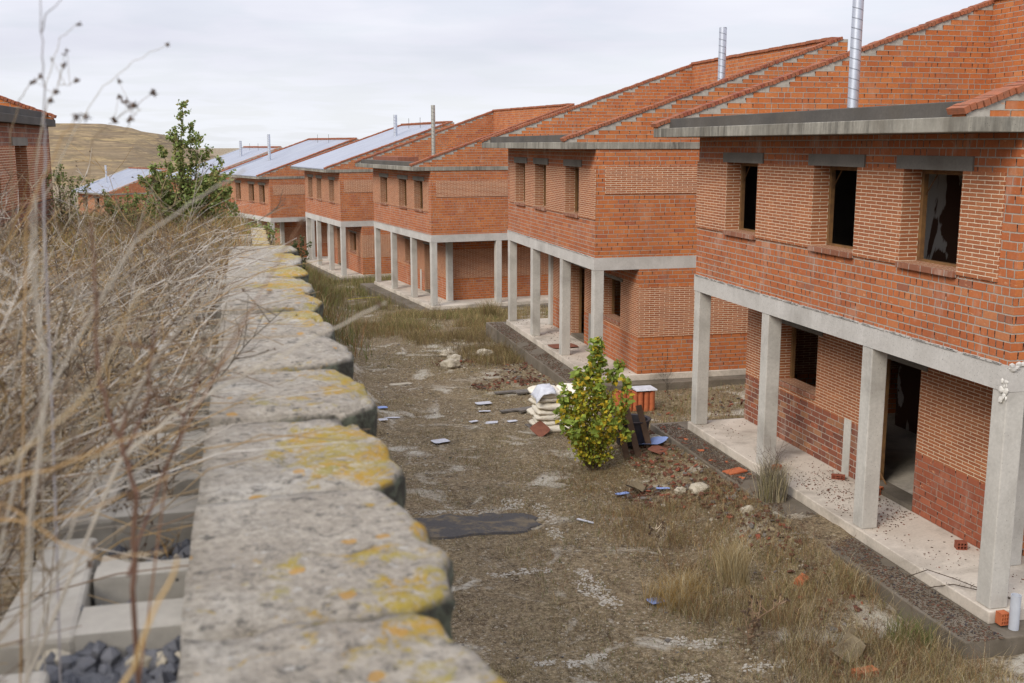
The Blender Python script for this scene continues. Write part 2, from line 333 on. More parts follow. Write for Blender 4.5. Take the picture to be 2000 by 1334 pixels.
# ------------------------------------------------------------------ mesh helpers
class MB:
    def __init__(s): s.v = []; s.f = []; s.m = []; s.c = []; s.mats = []
    def mi(s, m):
        if m not in s.mats: s.mats.append(m)
        return s.mats.index(m)
    def poly(s, pts, m='conc'):
        n = len(s.v); s.v += [tuple(p) for p in pts]; s.f.append(tuple(range(n, n + len(pts)))); s.m.append(s.mi(m))
    def quad(s, a, b, c, d, m='conc'): s.poly((a, b, c, d), m)
    def box(s, x0, x1, y0, y1, z0, z1, m='conc'):
        n = len(s.v); s.v += [(x, y, z) for z in (z0, z1) for y in (y0, y1) for x in (x0, x1)]
        for q in ((0, 2, 3, 1), (4, 5, 7, 6), (0, 1, 5, 4), (2, 6, 7, 3), (0, 4, 6, 2), (1, 3, 7, 5)):
            s.f.append(tuple(n + i for i in q)); s.m.append(s.mi(m))
    def obox(s, c, ax, ay, az, m='conc'):
        c = Vector(c); n = len(s.v)
        s.v += [tuple(c + Vector(ax) * i + Vector(ay) * j + Vector(az) * k) for k in (-1, 1) for j in (-1, 1) for i in (-1, 1)]
        for q in ((0, 2, 3, 1), (4, 5, 7, 6), (0, 1, 5, 4), (2, 6, 7, 3), (0, 4, 6, 2), (1, 3, 7, 5)):
            s.f.append(tuple(n + i for i in q)); s.m.append(s.mi(m))
    def prism_x(s, poly, x0, x1, m, cap=True):   # poly of (y,z)
        k = len(poly)
        s.poly([(x0, y, z) for y, z in poly], m); s.poly([(x1, y, z) for y, z in reversed(poly)], m)
        for i in range(k):
            (a, b), (c, d) = poly[i], poly[(i + 1) % k]
            s.quad((x0, a, b), (x1, a, b), (x1, c, d), (x0, c, d), m)
    def prism_y(s, poly, y0, y1, m):             # poly of (x,z)
        k = len(poly)
        s.poly([(x, y0, z) for x, z in poly], m); s.poly([(x, y1, z) for x, z in reversed(poly)], m)
        for i in range(k):
            (a, b), (c, d) = poly[i], poly[(i + 1) % k]
            s.quad((a, y0, b), (a, y1, b), (c, y1, d), (c, y0, d), m)
    def tube(s, pts, rad, m='bark', sides=5, col=None, cap=True):
        pts = [Vector(p) for p in pts]; k = len(pts); n0 = len(s.v)
        t = (pts[1] - pts[0]).normalized(); up = Vector((0, 0, 1)) if abs(t.z) < .9 else Vector((1, 0, 0))
        r = t.cross(up).normalized()
        for i, p in enumerate(pts):
            t2 = (pts[min(i + 1, k - 1)] - pts[max(i - 1, 0)]).normalized()
            r = (r - t2 * r.dot(t2)); r = r.normalized() if r.length > 1e-6 else t2.orthogonal().normalized()
            q = t2.cross(r); ra = rad[i] if hasattr(rad, '__len__') else rad
            for j in range(sides):
                a = 2 * math.pi * j / sides; s.v.append(tuple(p + (r * math.cos(a) + q * math.sin(a)) * ra))
        mi = s.mi(m)
        for i in range(k - 1):
            for j in range(sides):
                a = n0 + i * sides + j; b = n0 + i * sides + (j + 1) % sides
                s.f.append((a, b, b + sides, a + sides)); s.m.append(mi)
        if cap:
            s.f.append(tuple(n0 + j for j in reversed(range(sides)))); s.m.append(mi)
            s.f.append(tuple(n0 + (k - 1) * sides + j for j in range(sides))); s.m.append(mi)
        if col is not None: s.c += [(n0, len(s.v), col)]
    def blob(s, c, r, m='stone', seed=0, n=1, flat=1., rough=.25):
        import bmesh
        b = bmesh.new(); bmesh.ops.create_icosphere(b, subdivisions=n, radius=1)
        n0 = len(s.v)
        for v in b.verts:
            d = 1 + rough * (noise.noise(v.co * 1.7 + Vector((seed * 3.1, seed, 0))) * 2)
            s.v.append((c[0] + v.co.x * r[0] * d, c[1] + v.co.y * r[1] * d, c[2] + v.co.z * r[2] * d * flat))
        for f in b.faces: s.f.append(tuple(n0 + v.index for v in f.verts)); s.m.append(s.mi(m))
        b.free()
    def build(s, name, parent=None, loc=None, smooth=False, uvs=True, bevel=0.):
        me = bpy.data.meshes.new(name); me.from_pydata(s.v, [], s.f); me.update()
        for q in s.mats: me.materials.append(M[q])
        me.polygons.foreach_set('material_index', s.m)
        if uvs and len(s.f) < 60000:
            uv = me.uv_layers.new(name='UVMap'); vs_ = me.vertices
            for p in me.polygons:
                nn = p.normal; ax, ay, az = abs(nn.x), abs(nn.y), abs(nn.z)
                for li in p.loop_indices:
                    co = vs_[me.loops[li].vertex_index].co
                    uv.data[li].uv = (co.y, co.z) if ax >= ay and ax >= az else ((co.x, co.z) if ay >= az else (co.x, co.y))
        if s.c:
            at = me.attributes.new('Col', 'FLOAT_COLOR', 'POINT'); arr = np.ones((len(s.v), 4), 'f')
            for a, b, c in s.c: arr[a:b, :3] = c
            at.data.foreach_set('color', arr.ravel())
        if smooth: me.polygons.foreach_set('use_smooth', [True] * len(me.polygons))
        ob = bpy.data.objects.new(name, me); COL.objects.link(ob)
        if parent: ob.parent = parent
        if loc: ob.location = loc
        if bevel:
            md = ob.modifiers.new('bevel', 'BEVEL'); md.width = bevel; md.segments = 2; md.limit_method = 'ANGLE'
        return ob

def tag(o, label=None, cat=None, group=None, kind=None):
    if label: o['label'] = label
    if cat: o['category'] = cat
    if group: o['group'] = group
    if kind: o['kind'] = kind
    return o
def empty(name, loc, rz=0.):
    o = bpy.data.objects.new(name, None); COL.objects.link(o); o.location = loc; o.rotation_euler = (0, 0, rz); return o
def npmesh(name, V, F, mat, col=None, parent=None, loc=None, smooth=False):
    me = bpy.data.meshes.new(name); n, k = F.shape
    me.vertices.add(len(V)); me.vertices.foreach_set('co', np.asarray(V, 'f').ravel())
    me.loops.add(n * k); me.loops.foreach_set('vertex_index', F.astype('i').ravel())
    me.polygons.add(n); me.polygons.foreach_set('loop_start', np.arange(0, n * k, k, dtype='i'))
    me.update(calc_edges=True); me.validate()
    me.materials.append(M[mat])
    if col is not None:
        at = me.attributes.new('Col', 'FLOAT_COLOR', 'POINT')
        c = np.ones((len(V), 4), 'f'); c[:, :3] = col; at.data.foreach_set('color', c.ravel())
    if smooth: me.polygons.foreach_set('use_smooth', np.ones(len(me.polygons), bool))
    o = bpy.data.objects.new(name, me); COL.objects.link(o)
    if parent: o.parent = parent
    if loc: o.location = loc
    return o

# ------------------------------------------------------------------ terrain
GY = [-50, 0, 10, 24, 33, 42, 56, 72, 90, 110, 200]; GZ = [-5.6, -5.55, -5.5, -5.7, -5.95, -6.5, -6.95, -7.7, -8.3, -10.6, -12.5]
def sst(t): t = min(1., max(0., t)); return t * t * (3 - 2 * t)
def street(Y): return float(np.interp(Y, GY, GZ))
def gz(X, Y, rough=True):
    z = street(Y)
    if rough and X > .3 and Y < 70:
        z += noise.noise((X * .7, Y * .7, 0)) * .06 + noise.noise((X * 3, Y * 3, 3)) * .028 + noise.noise((X * 7.7, Y * 7.7, 6)) * .016
        z -= .06 * math.exp(-((X - 3.5) / 1.2) ** 2)
        z += .24 * sst((X - 5.9) / 1.4) * sst((Y - 10.3) / 2.2) * sst((20.5 - Y) / 2.)
    T = np.interp(Y, [-10, 5.9, 6.6, 20, 22, 30, 45, 60, 80], [-.74, -.76, -1.72, -1.80, -2.0, -2.2, -3.2, -5.5, -8])
    if T > z:
        wr = 1. if (Y < 20.8 and X < -.02) else (0. if Y < 20.8 else 1 - sst((X + .9) / (2.6 + .05 * Y)))
        wl = 1 - sst((-X - 4.3) / 2.2) if Y < 30 else 1 - sst((-X - 7) / 6)
        wgt = wr * wl
        z2 = z + (T - z) * wgt
        if wgt > .3: z2 += noise.noise((X * 1.5, Y * 1.5, 7)) * .06
        return z2
    return z
xs = list(np.arange(-60, -7, 3.)) + list(np.arange(-7, -.3, .25)) + [-.3, -.15, -.021, .02] + list(np.arange(.15, 9, .11)) + list(np.arange(9, 20, .4)) + list(np.arange(20, 60, 5.)) + [80, 150, 400, 1500]
ys = [-40, -20, -8] + list(np.arange(-4, 9, .3)) + list(np.arange(9, 33, .11)) + list(np.arange(33, 72, .4)) + list(np.arange(72, 150, 5.)) + [160, 200, 260, 330]
xs = [-1500, -400, -120] + xs; ys = ys + [600, 1500, 4000]
V = np.array([(x, y, gz(x, y)) for y in ys for x in xs]); nx = len(xs)
I = np.array([(j * nx + i, j * nx + i + 1, (j + 1) * nx + i + 1, (j + 1) * nx + i) for j in range(len(ys) - 1) for i in range(nx - 1)])
tag(npmesh('ground', V, I, 'ground', smooth=True), kind='structure')
# mesa hill
hv = []; hx = np.arange(-420, 60, 6.); hy = np.arange(280, 720, 8.)
for y in hy:
    for x in hx:
        top = np.interp(x, [-420, -100, -66, -58, -43, -38, -30, -10, 40], [9, 8.3, 8.0, 5.6, 3.8, .5, -4, -10, -16])
        t = sst((y - 290) / 290.)
        st = t * 7; st = (math.floor(st) + sst((st - math.floor(st)) * 1.6 - .3)) / 6
        z = -16 + (top + 16) * (.5 * st + .5 * t) + noise.noise((x * .02, y * .02, 0)) * 2.2 * (1 - t) + noise.noise((x * .08, y * .08, 5)) * .35
        hv.append((x, y, z))
nh = len(hx)
tag(npmesh('hill', np.array(hv), np.array([(j * nh + i, j * nh + i + 1, (j + 1) * nh + i + 1, (j + 1) * nh + i) for j in range(len(hy) - 1) for i in range(nh - 1)]), 'hill', smooth=True), kind='structure')

# ------------------------------------------------------------------ houses (local x = depth b, local y = along the front a)
L = 8.625
def gwall(mb, axis, f0, f1, us, vs_, solid, mat, rev):
    us = sorted(set(round(u, 4) for u in us)); vs_ = sorted(set(round(v, 4) for v in vs_))
    P = (lambda f, u, v: (f, u, v)) if axis == 'x' else (lambda f, u, v: (u, f, v))
    S = {}
    for i in range(len(us) - 1):
        for j in range(len(vs_) - 1):
            S[i, j] = solid((us[i] + us[i + 1]) / 2, (vs_[j] + vs_[j + 1]) / 2)
    for (i, j), s in S.items():
        if not s: continue
        u0, u1, v0, v1 = us[i], us[i + 1], vs_[j], vs_[j + 1]; m = mat((u0 + u1) / 2, (v0 + v1) / 2)
        mb.quad(P(f0, u0, v0), P(f0, u0, v1), P(f0, u1, v1), P(f0, u1, v0), m)
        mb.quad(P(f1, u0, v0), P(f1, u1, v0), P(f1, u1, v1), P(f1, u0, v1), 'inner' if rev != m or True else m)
        for di, dj, q in ((-1, 0, ((f0, u0, v0), (f1, u0, v0), (f1, u0, v1), (f0, u0, v1))), (1, 0, ((f0, u1, v0), (f0, u1, v1), (f1, u1, v1), (f1, u1, v0))),
                          (0, -1, ((f0, u0, v0), (f0, u1, v0), (f1, u1, v0), (f1, u0, v0))), (0, 1, ((f0, u0, v1), (f1, u0, v1), (f1, u1, v1), (f0, u1, v1)))):
            if not S.get((i + di, j + dj), False):
                inside = 0 <= i + di < len(us) - 1 and 0 <= j + dj < len(vs_) - 1
                mb.quad(*[P(*p) for p in q], rev if inside else ('rough' if m in ('front', 'old') else m))

def coping(mb, b0, z0, b1, z1, a0, a1, seed, tile=.078):
    rnd = random.Random(seed); n = int(math.hypot(b1 - b0, z1 - z0) / tile)
    t = Vector((b1 - b0, 0, z1 - z0)).normalized(); up = Vector((-t.z, 0, t.x))
    for i in range(n):
        f = (i + .5) / n; c = Vector((b0 + (b1 - b0) * f, (a0 + a1) / 2 + rnd.uniform(-.012, .012), z0 + (z1 - z0) * f)) + up * (.045 + rnd.uniform(-.008, .008))
        k = rnd.uniform(-.1, .1); tt = (t + up * k).normalized(); uu = (up - t * k).normalized(); c = c - up * .016
        mb.obox(c, tt * (tile * .43), Vector((0, (a1 - a0) / 2, 0)), uu * .034, 'coping' if rnd.random() > .12 else 'terrad')

def house(label, X, Y, Z, t, typ, roofed=False, detail=2, over=.71, wins=None, pipe=None, pipelen=None, roofbox=False, group='unfinished brick houses along the street', recess=True, eavem='eave', frontm='front'):
    R = empty('brick_house', (X, Y, Z), -t); tag(R, label, 'house', group)
    seed = int(abs(X * 97 + Y * 13)); rnd = random.Random(seed)
    B = typ == 'B'
    fl = (lambda a: L - a) if B else (lambda a: a)
    iv = lambda a0, a1: tuple(sorted((fl(a0), fl(a1))))
    uw = [iv(*w) for w in (wins or [(1.02, 2.18), (3.25, 4.41), (6.2, 7.36)])]
    gw = iv(6.0, 7.36); gd = iv(3.15, 4.42)
    D = 9.2; r = 1.1; s = 1.3
    # slabs
    b = MB(); b.box(-.03, D, -.05, L + .04, -.15, 0, 'slabf'); b.build('porch_slab', R, bevel=.012)
    b = MB(); b.box(-.56, D + .3, -.38, L + .62, -1.3, -.152, 'footing'); b.build('footing', R, bevel=.015)
    # columns
    spots = [(0, a, .245, .25) for a in (0, 2.65, 5.63, L - .25)]
    ca, cb = (s - .25, r - .1), (0, 2.7)
    for a, bb in (ca, cb):
        a = fl(a) - (.25 if B else 0); spots.append((bb, a, .25, .25))
    for bb, a, w, l in spots:
        q = MB(); x0 = bb + .012; q.box(x0, x0 + w - .012, a + .004, a + l - .004, 0.001, 2.5, 'column'); q.build('column', R, bevel=.012)
    # beam ring + floor
    b = MB(); b.box(0, .3, 0, L, 2.5, 2.789); b.box(.3, D, 0, .3, 2.5, 2.789); b.box(.3, D, L - .3, L, 2.5, 2.789)
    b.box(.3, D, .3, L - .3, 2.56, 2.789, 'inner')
    if detail > 1:   # rough mortar bed squeezed out above the beam
        for i in range(170):
            a = rnd.uniform(.05, L - .1); w_ = rnd.uniform(.02, .07); b.obox((-.004, a, 2.792), (.012, 0, 0), (0, w_, 0), (0, rnd.uniform(-.004, .004), rnd.uniform(.005, .012)), 'conc')
    b.build('edge_beam', R)
    # upper front wall
    zt, z0 = 5.258, 2.79; wz = (3.70, 4.84); pz = (3.66, 4.84); pa = iv(.30, L)
    op = lambda u, v: not any(w[0] < u < w[1] and wz[0] < v < wz[1] for w in uw)
    b = MB(); us = [.02, L - .02] + [x for w in uw for x in w]
    gwall(b, 'x', .02, .32, us, [z0, wz[0], wz[1], zt], op, lambda u, v: frontm, 'face'); b.build('front_wall', R)
    b = MB(); us = [pa[0] + .01, pa[1] - (.0 if not B else .0)] + [x for w in uw for x in w]
    us = [max(.0, min(L - .0, u)) for u in us]
    gwall(b, 'x', -.002, .0195, us, [pz[0], wz[0], wz[1]], op, lambda u, v: 'face', 'face'); b.build('facing_panel', R)
    for w in uw:
        q = MB(); a0, a1 = w; q.box(-.045, .30, a0 + .002, a1 - .002, wz[0] - .075, wz[0] - .002, 'sill'); q.build('window_sill', R, bevel=.006)
        q = MB(); e = .06; d0, d1 = .255, .315
        q.box(d0, d1, a0 + .002, a0 + e, wz[0], wz[1] - .002, 'wood'); q.box(d0, d1, a1 - e, a1 - .002, wz[0], wz[1] - .002, 'wood')
        q.box(d0, d1, a0 + e, a1 - e, wz[1] - e, wz[1] - .002, 'wood'); q.box(d0, d1, a0 + e, a1 - e, wz[0], wz[0] + .03, 'wood')
        for sg, aa in ((1, a0 + e), (-1, a1 - e)):
            q.obox((d0 + .03, aa + sg * .11, wz[1] - e - .13), (.008, 0, 0), (0, sg * .11, .13), (0, .012, -.012), 'wood')
        q.build('window_frame', R)
        q = MB(); q.box(-.004, .318, a0 - .16, a1 + .17, wz[1] + .001, wz[1] + .165, 'lintel'); q.build('lintel', R)
    # upper side walls
    for nm, f0, f1, sg in (('side_wall', .02, .32, -1), ('side_wall', L - .32, L - .02, 1)):
        b = MB(); fm = f0 + .2 if sg < 0 else f1 - .2
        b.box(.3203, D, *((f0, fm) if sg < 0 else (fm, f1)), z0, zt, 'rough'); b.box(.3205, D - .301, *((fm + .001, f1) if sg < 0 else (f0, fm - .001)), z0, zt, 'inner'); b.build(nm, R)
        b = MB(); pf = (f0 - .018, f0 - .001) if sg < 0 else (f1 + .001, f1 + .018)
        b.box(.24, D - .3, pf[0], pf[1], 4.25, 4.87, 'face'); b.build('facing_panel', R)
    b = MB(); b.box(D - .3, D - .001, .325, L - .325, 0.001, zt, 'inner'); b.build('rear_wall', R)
    # ground-floor walls
    A0, A1 = iv(s if recess else .0, L); g0, g1 = A0 + .0, A1 - .002
    dz, wz2 = (0., 2.05), (1.05, 2.06)
    gop = lambda u, v: not ((gw[0] < u < gw[1] and wz2[0] < v < wz2[1]) or (gd[0] < u < gd[1] and v < dz[1]))
    low = frontm if detail == 3 and False else ('dred' if detail == 3 else frontm)
    def gm(u, v):
        if v < .87: return 'mixed' if (detail == 3 and u > gd[1]) else low
        return 'face' if v < 2.16 else frontm
    b = MB(); gwall(b, 'x', r, r + .3, [g0, g1, gw[0], gw[1], gd[0], gd[1]], [.001, .87, wz2[0], wz2[1], 2.16, 2.5], gop, gm, 'face'); b.build('ground_floor_wall', R)
    q = MB(); a0, a1 = gw; q.box(r - .045, r + .28, a0 + .002, a1 - .002, wz2[0] - .075, wz2[0] - .002, 'sill'); q.build('window_sill', R, bevel=.006)
    q = MB(); d0, d1 = r + .24, r + .30; e = .06
    q.box(d0, d1, a0 + .002, a0 + e, wz2[0], wz2[1] - .002, 'wood'); q.box(d0, d1, a1 - e, a1 - .002, wz2[0], wz2[1] - .002, 'wood'); q.box(d0, d1, a0 + e, a1 - e, wz2[1] - e, wz2[1] - .002, 'wood')
    q.build('window_frame', R)
    q = MB(); a0, a1 = gd
    q.box(d0, d1, a0 + .002, a0 + e, .02, dz[1] - .002, 'wood'); q.box(d0, d1, a1 - e, a1 - .002, .02, dz[1] - .002, 'wood'); q.box(d0, d1, a0 + e, a1 - e, dz[1] - e, dz[1] - .002, 'wood')
    q.build('door_frame', R)
    for a0, a1 in (gw, gd):
        q = MB(); q.box(r - .02, r + .29, a0 - .15, a1 + .15, 2.062, 2.13, 'lintel'); q.build('lintel', R)
    # door threshold and the cement strip beside it
    q = MB(); q.box(r - .004, r + .32, gd[0] + .01, gd[1] - .01, .001, .07, 'footing'); q.build('threshold', R)
    ms_ = fl(4.95); q = MB(); q.box(r - .012, r + .02, ms_ - .1, ms_ + .1, .001, .9, 'column'); q.build('cement_strip', R)
    for nm, side in (('ground_side_wall', 0), ('ground_side_wall', 1)):
        rec = (side == 0) != B
        if side == 0: f0, f1 = (A0 + .003, A0 + .3) if rec else (.002, .3)
        else: f0, f1 = (A1 - .3, A1 - .003) if rec else (L - .3, L - .002)
        b = MB(); of = f0 if side == 0 else f1; io = f1 if side == 0 else f0
        lo, hi = min(of, io), max(of, io)
        for za, zb, m_ in ((.001, .88, 'rough'), (.88, 2.08, 'face'), (2.08, 2.5, 'rough')):
            e_ = .012 if m_ == 'face' else 0
            if side == 0: b.box(r + .302, D - .31, lo - e_, hi, za, zb, m_)
            else: b.box(r + .302, D - .31, lo, hi + e_, za, zb, m_)
        # wrap the corner so that the side face starts at the front plane
        if side == 0:
            for za, zb, m_ in ((.001, .88, 'rough'), (.88, 2.08, 'face'), (2.08, 2.5, 'rough')):
                e_ = .012 if m_ == 'face' else 0
                b.box(r + .002, r + .302, lo - .008 - e_, lo - .0035 if rec else lo - .0005, za, zb, m_)
        b.build(nm, R)
    # roof slab
    zs0, zs1 = 5.262, 5.42; a_n, a_f = -.012, 9.02
    b = MB(); b.box(-over, D + .3, a_n, a_f, zs0, zs1, eavem); b.build('roof_slab', R, bevel=.01)
    gb0 = -over + .01; Dr = 5.99; zr = 7.83; zf = 5.47
    for k, (ga0, ga1) in enumerate(((.06, .30), (8.80, 9.045))):
        b = MB(); poly = [(gb0, zs1 + .001), (gb0, zf - .02), (Dr, zr - .02), (Dr + .24, zr - .02), (Dr + .24, 7.35), (D, 5.9), (D, zs1 + .001)]
        b.prism_y(poly, ga0, ga1, 'gable'); g = b.build('gable_wall', R)
        if detail > 0:
            b = MB(); coping(b, gb0 - .04, zf - .02, Dr + .1, zr - .02, ga0 - .03, ga1 + .03, seed + k, .078 if detail > 1 else .16); b.build('brick_coping', R)
    b = MB(); b.box(Dr, Dr + .239, .302, 8.798, zs1 + .001, zr - .02, 'rough'); b.build('attic_wall', R)
    b = MB()
    for i in range(int(8.7 / .25)):
        a = .31 + i * .25; b.obox((Dr + .1, a + .12, zr + .02 + rnd.uniform(-.006, .006)), (.15, 0, 0), (0, .117, 0), (0, 0, .035), 'coping')
    b.build('brick_coping', R)
    if roofed:
        nrm = Vector((-K, 0, 1)).normalized(); n_ = int(8.48 / .21)
        prof = []
        for i in range(n_):
            a = .31 + i * .21
            prof += [(a, 0), (a + .15, 0), (a + .165, .03), (a + .195, .03)]
        prof.append((8.79, 0)); b = MB()
        p0, p1 = Vector((gb0 - .03, 0, zf + .0)), Vector((Dr - .01, 0, zf + K * (Dr - gb0) - .05))
        for i in range(len(prof) - 1):
            (a, h1), (c, h2) = prof[i], prof[i + 1]
            b.quad(p0 + Vector((0, a, h1 - .04)), p1 + Vector((0, a, h1 - .04)), p1 + Vector((0, c, h2 - .04)), p0 + Vector((0, c, h2 - .04)), 'sheet')
            b.quad(p0 + Vector((0, c, h2 - .08)), p1 + Vector((0, c, h2 - .08)), p1 + Vector((0, a, h1 - .08)), p0 + Vector((0, a, h1 - .08)), 'sheet')
        b.build('roof_sheet', R)
        if B is False:
            b = MB(); y_ = 7.9
            for k in (0, .12):
                b.prism_y([(gb0, zf + .02), (2.2, zf + .02 + K * (2.2 - gb0)), (2.2, zf + .07 + K * (2.2 - gb0)), (gb0, zf + .07)], y_ + k, y_ + k + .05, 'sheet')
            b.build('roof_flashing', R)
        for ay in (3.3, 5.4):
            b = MB(); b.tube([(Dr - .6, ay, 7.5), (Dr - .6, ay, 8.12)], .012, 'dtwig', 4); b.build('roof_anchor', R)
    else:
        b = MB(); b.box(-over + .22, -over + .5, .302, 8.798, zs1 + .001, zs1 + .17, 'curb'); b.build('roof_curb', R, bevel=.01)
        if roofbox:
            b = MB(); b.box(.0, .9, 4.4, 8.4, zs1 + .001, zs1 + .32, 'brownsheet'); b.build('roof_box', R)
    if pipe:
        pb, pa_, ptop, pr, pm = pipe
        q = MB(); zb_ = zs1 + (0 if not roofed else 0)
        q.tube([(0, 0, 0), (0, 0, ptop - zb_)], pr, pm, 16, cap=False); q.tube([(0, 0, ptop - zb_), (0, 0, .01)], pr * .94, pm, 16, cap=False)
        q.build('chimney_pipe', R, loc=(pb, pa_, zb_), smooth=True)
    return R

H1 = house('nearest brick house at the right edge, open attic and a porch of concrete columns', 7.898, 9.834, -5.138, .006, 'A', detail=3, pipe=(1.9, 6.69, 9.3, .09, 'pipe'))
H2 = house('second brick house from the right, with the white sacks lying in front of it', 7.749, 23.767, -5.366, .001, 'B', detail=2, pipe=(4.1, 2.41, 8.26, .095, 'pipe'))
H3 = house('third brick house from the right, roofless with a dull pipe and rusty box on top', 6.941, 41.704, -6.256, -.145, 'A', detail=2, pipe=(1.9, 5.42, 7.93, .09, 'pipeb'), roofbox=True)
H4 = house('fourth brick house from the right, nearer of the two large metal roofs', 4.681, 56.145, -6.659, -.154, 'B', True, 1, pipe=(4.1, 3.72, 8.26, .10, 'pipe'))
H5 = house('fifth brick house from the right, metal roof with a folded flashing strip', 1.517, 71.602, -7.427, -.298, 'A', True, 1, pipe=(1.9, 5.49, 8.12, .10, 'pipe'))
H6 = house('distant metal-roofed house whose roof shows just above and left of the fifth house', -2.98, 84.64, -8.01, -.31, 'B', True, 0, pipe=(4.1, 3.7, 8.3, .10, 'pipe'))
H7 = house('low far house with pale metal roof in front of the hill, left of the poplar', -13.26, 118.71, -10.37, -.53, 'A', True, 0, pipe=(1.9, 5.5, 8.2, .10, 'pipe'))
H8 = house('dark weathered brick house at the left edge behind the dry weeds', -4.28, 27.0, -4.86, math.pi, 'A', False, 2, over=.14, wins=[(2.9, 4.1), (5.6, 6.7)], eavem='curb', frontm='old')
N = NT('half_plastered_partition', .9); o = N.obj()
M['partition'] = N.done(N.mix(N.mr(N.noise(N.vscale(o, (1, 1.6, .6)), 1.1, 5, .55, .6), .56, .58), (.075, .035, .02), (.42, .38, .33)))
b = MB(); b.box(1.7, 1.8, .33, 4.9, 2.80, 5.2, 'partition'); b.build('interior_partition', H1)
b = MB(); b.box(3.6, 3.7, 1.6, 7.5, .01, 2.5, 'partition'); b.build('interior_partition', H1)
# piles of render on the corner of the first beam
b = MB()
for i in range(16): b.blob((-.006 + random.uniform(0, .01), random.uniform(.0, .12), 2.79 - random.uniform(0, .42)), (.012, random.uniform(.01, .035), random.uniform(.02, .05)), 'plasterw', i, 1)
b.build('plaster_spill', H1); b = MB()
for i in range(10): b.blob((random.uniform(.02, .3), -.006, 2.79 + random.uniform(-.05, .02)), (.04, .02, .03), 'conc', i, 1)
b.build('plaster_spill', H1)

# ------------------------------------------------------------------ retaining walls
PITCH = .4553
def scallop(y0, n=13, x_in=.160, amp=.072, flat=.0):
    return [(x_in + amp * (math.sin(math.pi * (i / (n - 1)) ** .62) ** .6), y0 + .004 + (PITCH - .008) * i / (n - 1)) for i in range(n)]
def cap(parent, y0, ztop, seed, x0=-.085, shift=0., th=.085):
    rnd = random.Random(seed); b = MB(); dx = rnd.uniform(-.008, .010) + shift; dz = rnd.uniform(-.006, .006); sk = rnd.uniform(-.012, .012)
    out_ = scallop(y0)
    out_ = [(x + dx + sk * (y - y0) / PITCH + rnd.uniform(-.006, .006), y) for x, y in out_]
    ring = [(x0 + dx * .4, y0 + .004), ] + out_ + [(x0 + dx * .4, y0 + PITCH - .004)]
    # plan grid: t across the block from the straight back to the rounded face, q along it
    NQ, NT_ = 13, 15; rr0 = .016
    xr = [x for x, y in out_]
    V = {}
    def hgt(x, y, t, q):
        e = 0.
        et = (1 - t) * (xr[q] - x0); eq = min(q / (NQ - 1), 1 - q / (NQ - 1)) * PITCH
        for d_, r_ in ((et, .017), (eq, .009)):
            if d_ < r_: e += r_ - math.sqrt(max(0, r_ * r_ - (r_ - d_) ** 2))
        n_ = noise.noise((x * 9 + seed * 3.7, y * 9, seed)) * .006 + noise.noise((x * 34, y * 34, seed)) * .0035
        ch = max(0, noise.noise((x * 14 + seed, y * 14, 8.)) - .12) * (.07 if et < .035 else .03 if eq < .02 else 0)
        return ztop + dz + n_ - e * .9 - ch + ((q / (NQ - 1)) - .5) * tl + (t - .5) * tr
    tl, tr = rnd.uniform(-.008, .008), rnd.uniform(-.006, .006)
    for q in range(NQ):
        y = out_[q][1]
        for k in range(NT_):
            t = 1 - (1 - k / (NT_ - 1)) ** 1.5; xl = x0 + dx * .4 + noise.noise((y * 14, seed, 2)) * .003
            x = xl + (xr[q] + noise.noise((y * 22, seed, 5)) * .006 - xl) * t
            V[q, k] = len(b.v); b.v.append((x, y, hgt(x, y, t, q)))
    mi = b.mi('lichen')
    for q in range(NQ - 1):
        for k in range(NT_ - 1): b.f.append((V[q, k], V[q, k + 1], V[q + 1, k + 1], V[q + 1, k])); b.m.append(mi)
    rim = [V[0, k] for k in range(NT_)] + [V[q, NT_ - 1] for q in range(1, NQ)] + [V[NQ - 1, k] for k in reversed(range(NT_ - 1))] + [V[q, 0] for q in reversed(range(1, NQ - 1))]
    prev = rim; kk = len(rim)
    for lv in (1, 2, 3, 4):
        cur = []
        for r_ in rim:
            x, y, z = b.v[r_]; zz = z + (ztop - th - z) * lv / 4; out2 = -.004 * lv / 4 if x > .1 else 0
            cur.append(len(b.v)); b.v.append((x + out2 + (noise.noise((x * 20, y * 30, zz * 30 + seed)) * .008 if x > .08 else 0), y, zz))
        for j in range(kk): b.f.append((prev[j], cur[j], cur[(j + 1) % kk], prev[(j + 1) % kk])); b.m.append(mi)
        prev = cur
    b.f.append(tuple(prev)); b.m.append(mi)
    return b.build('coping_block', parent, smooth=True, uvs=False)
def core(parent, y0, ztop, seed, x0=-.30):
    # hollow back of the unit below: two webs and a tail flange
    b = MB(); h = .30; z0, z1 = ztop - h, ztop; rnd = random.Random(seed)
    ws = [(.0, .088), (.188, .238)]
    for a, c in ws:
        b.prism_x([(y0 + a, z0), (y0 + a, z1), (y0 + c, z1), (y0 + c, z0)], x0 + .07, .10, 'block')
    b.v += []; 
    poly = [(x0 - .035, y0 - .001), (x0 + .072, y0 - .001), (x0 + .055, y0 + .372), (x0 - .02, y0 + .372)]
    n = len(b.v); b.v += [(x, y, z) for z in (z0, z1) for x, y in poly]; mi = b.mi('block')
    for q in ((0, 3, 2, 1), (4, 5, 6, 7), (0, 1, 5, 4), (1, 2, 6, 5), (2, 3, 7, 6), (3, 0, 4, 7)): b.f.append(tuple(n + i for i in q)); b.m.append(mi)
    # chamfered inner corners
    for yy, sg in ((y0 + .238, 1),):
        b.quad((x0 + .0725, yy + sg * .045, z0), (x0 + .0725, yy + sg * .045, z1), (x0 + .12, yy, z1), (x0 + .12, yy, z0), 'block')
        b.poly(((x0 + .0725, yy + sg * .045, z1 - .001), (x0 + .12, yy, z1 - .001), (x0 + .0725, yy, z1 - .001)), 'block')
    return b.build('hollow_block', parent, bevel=.008)
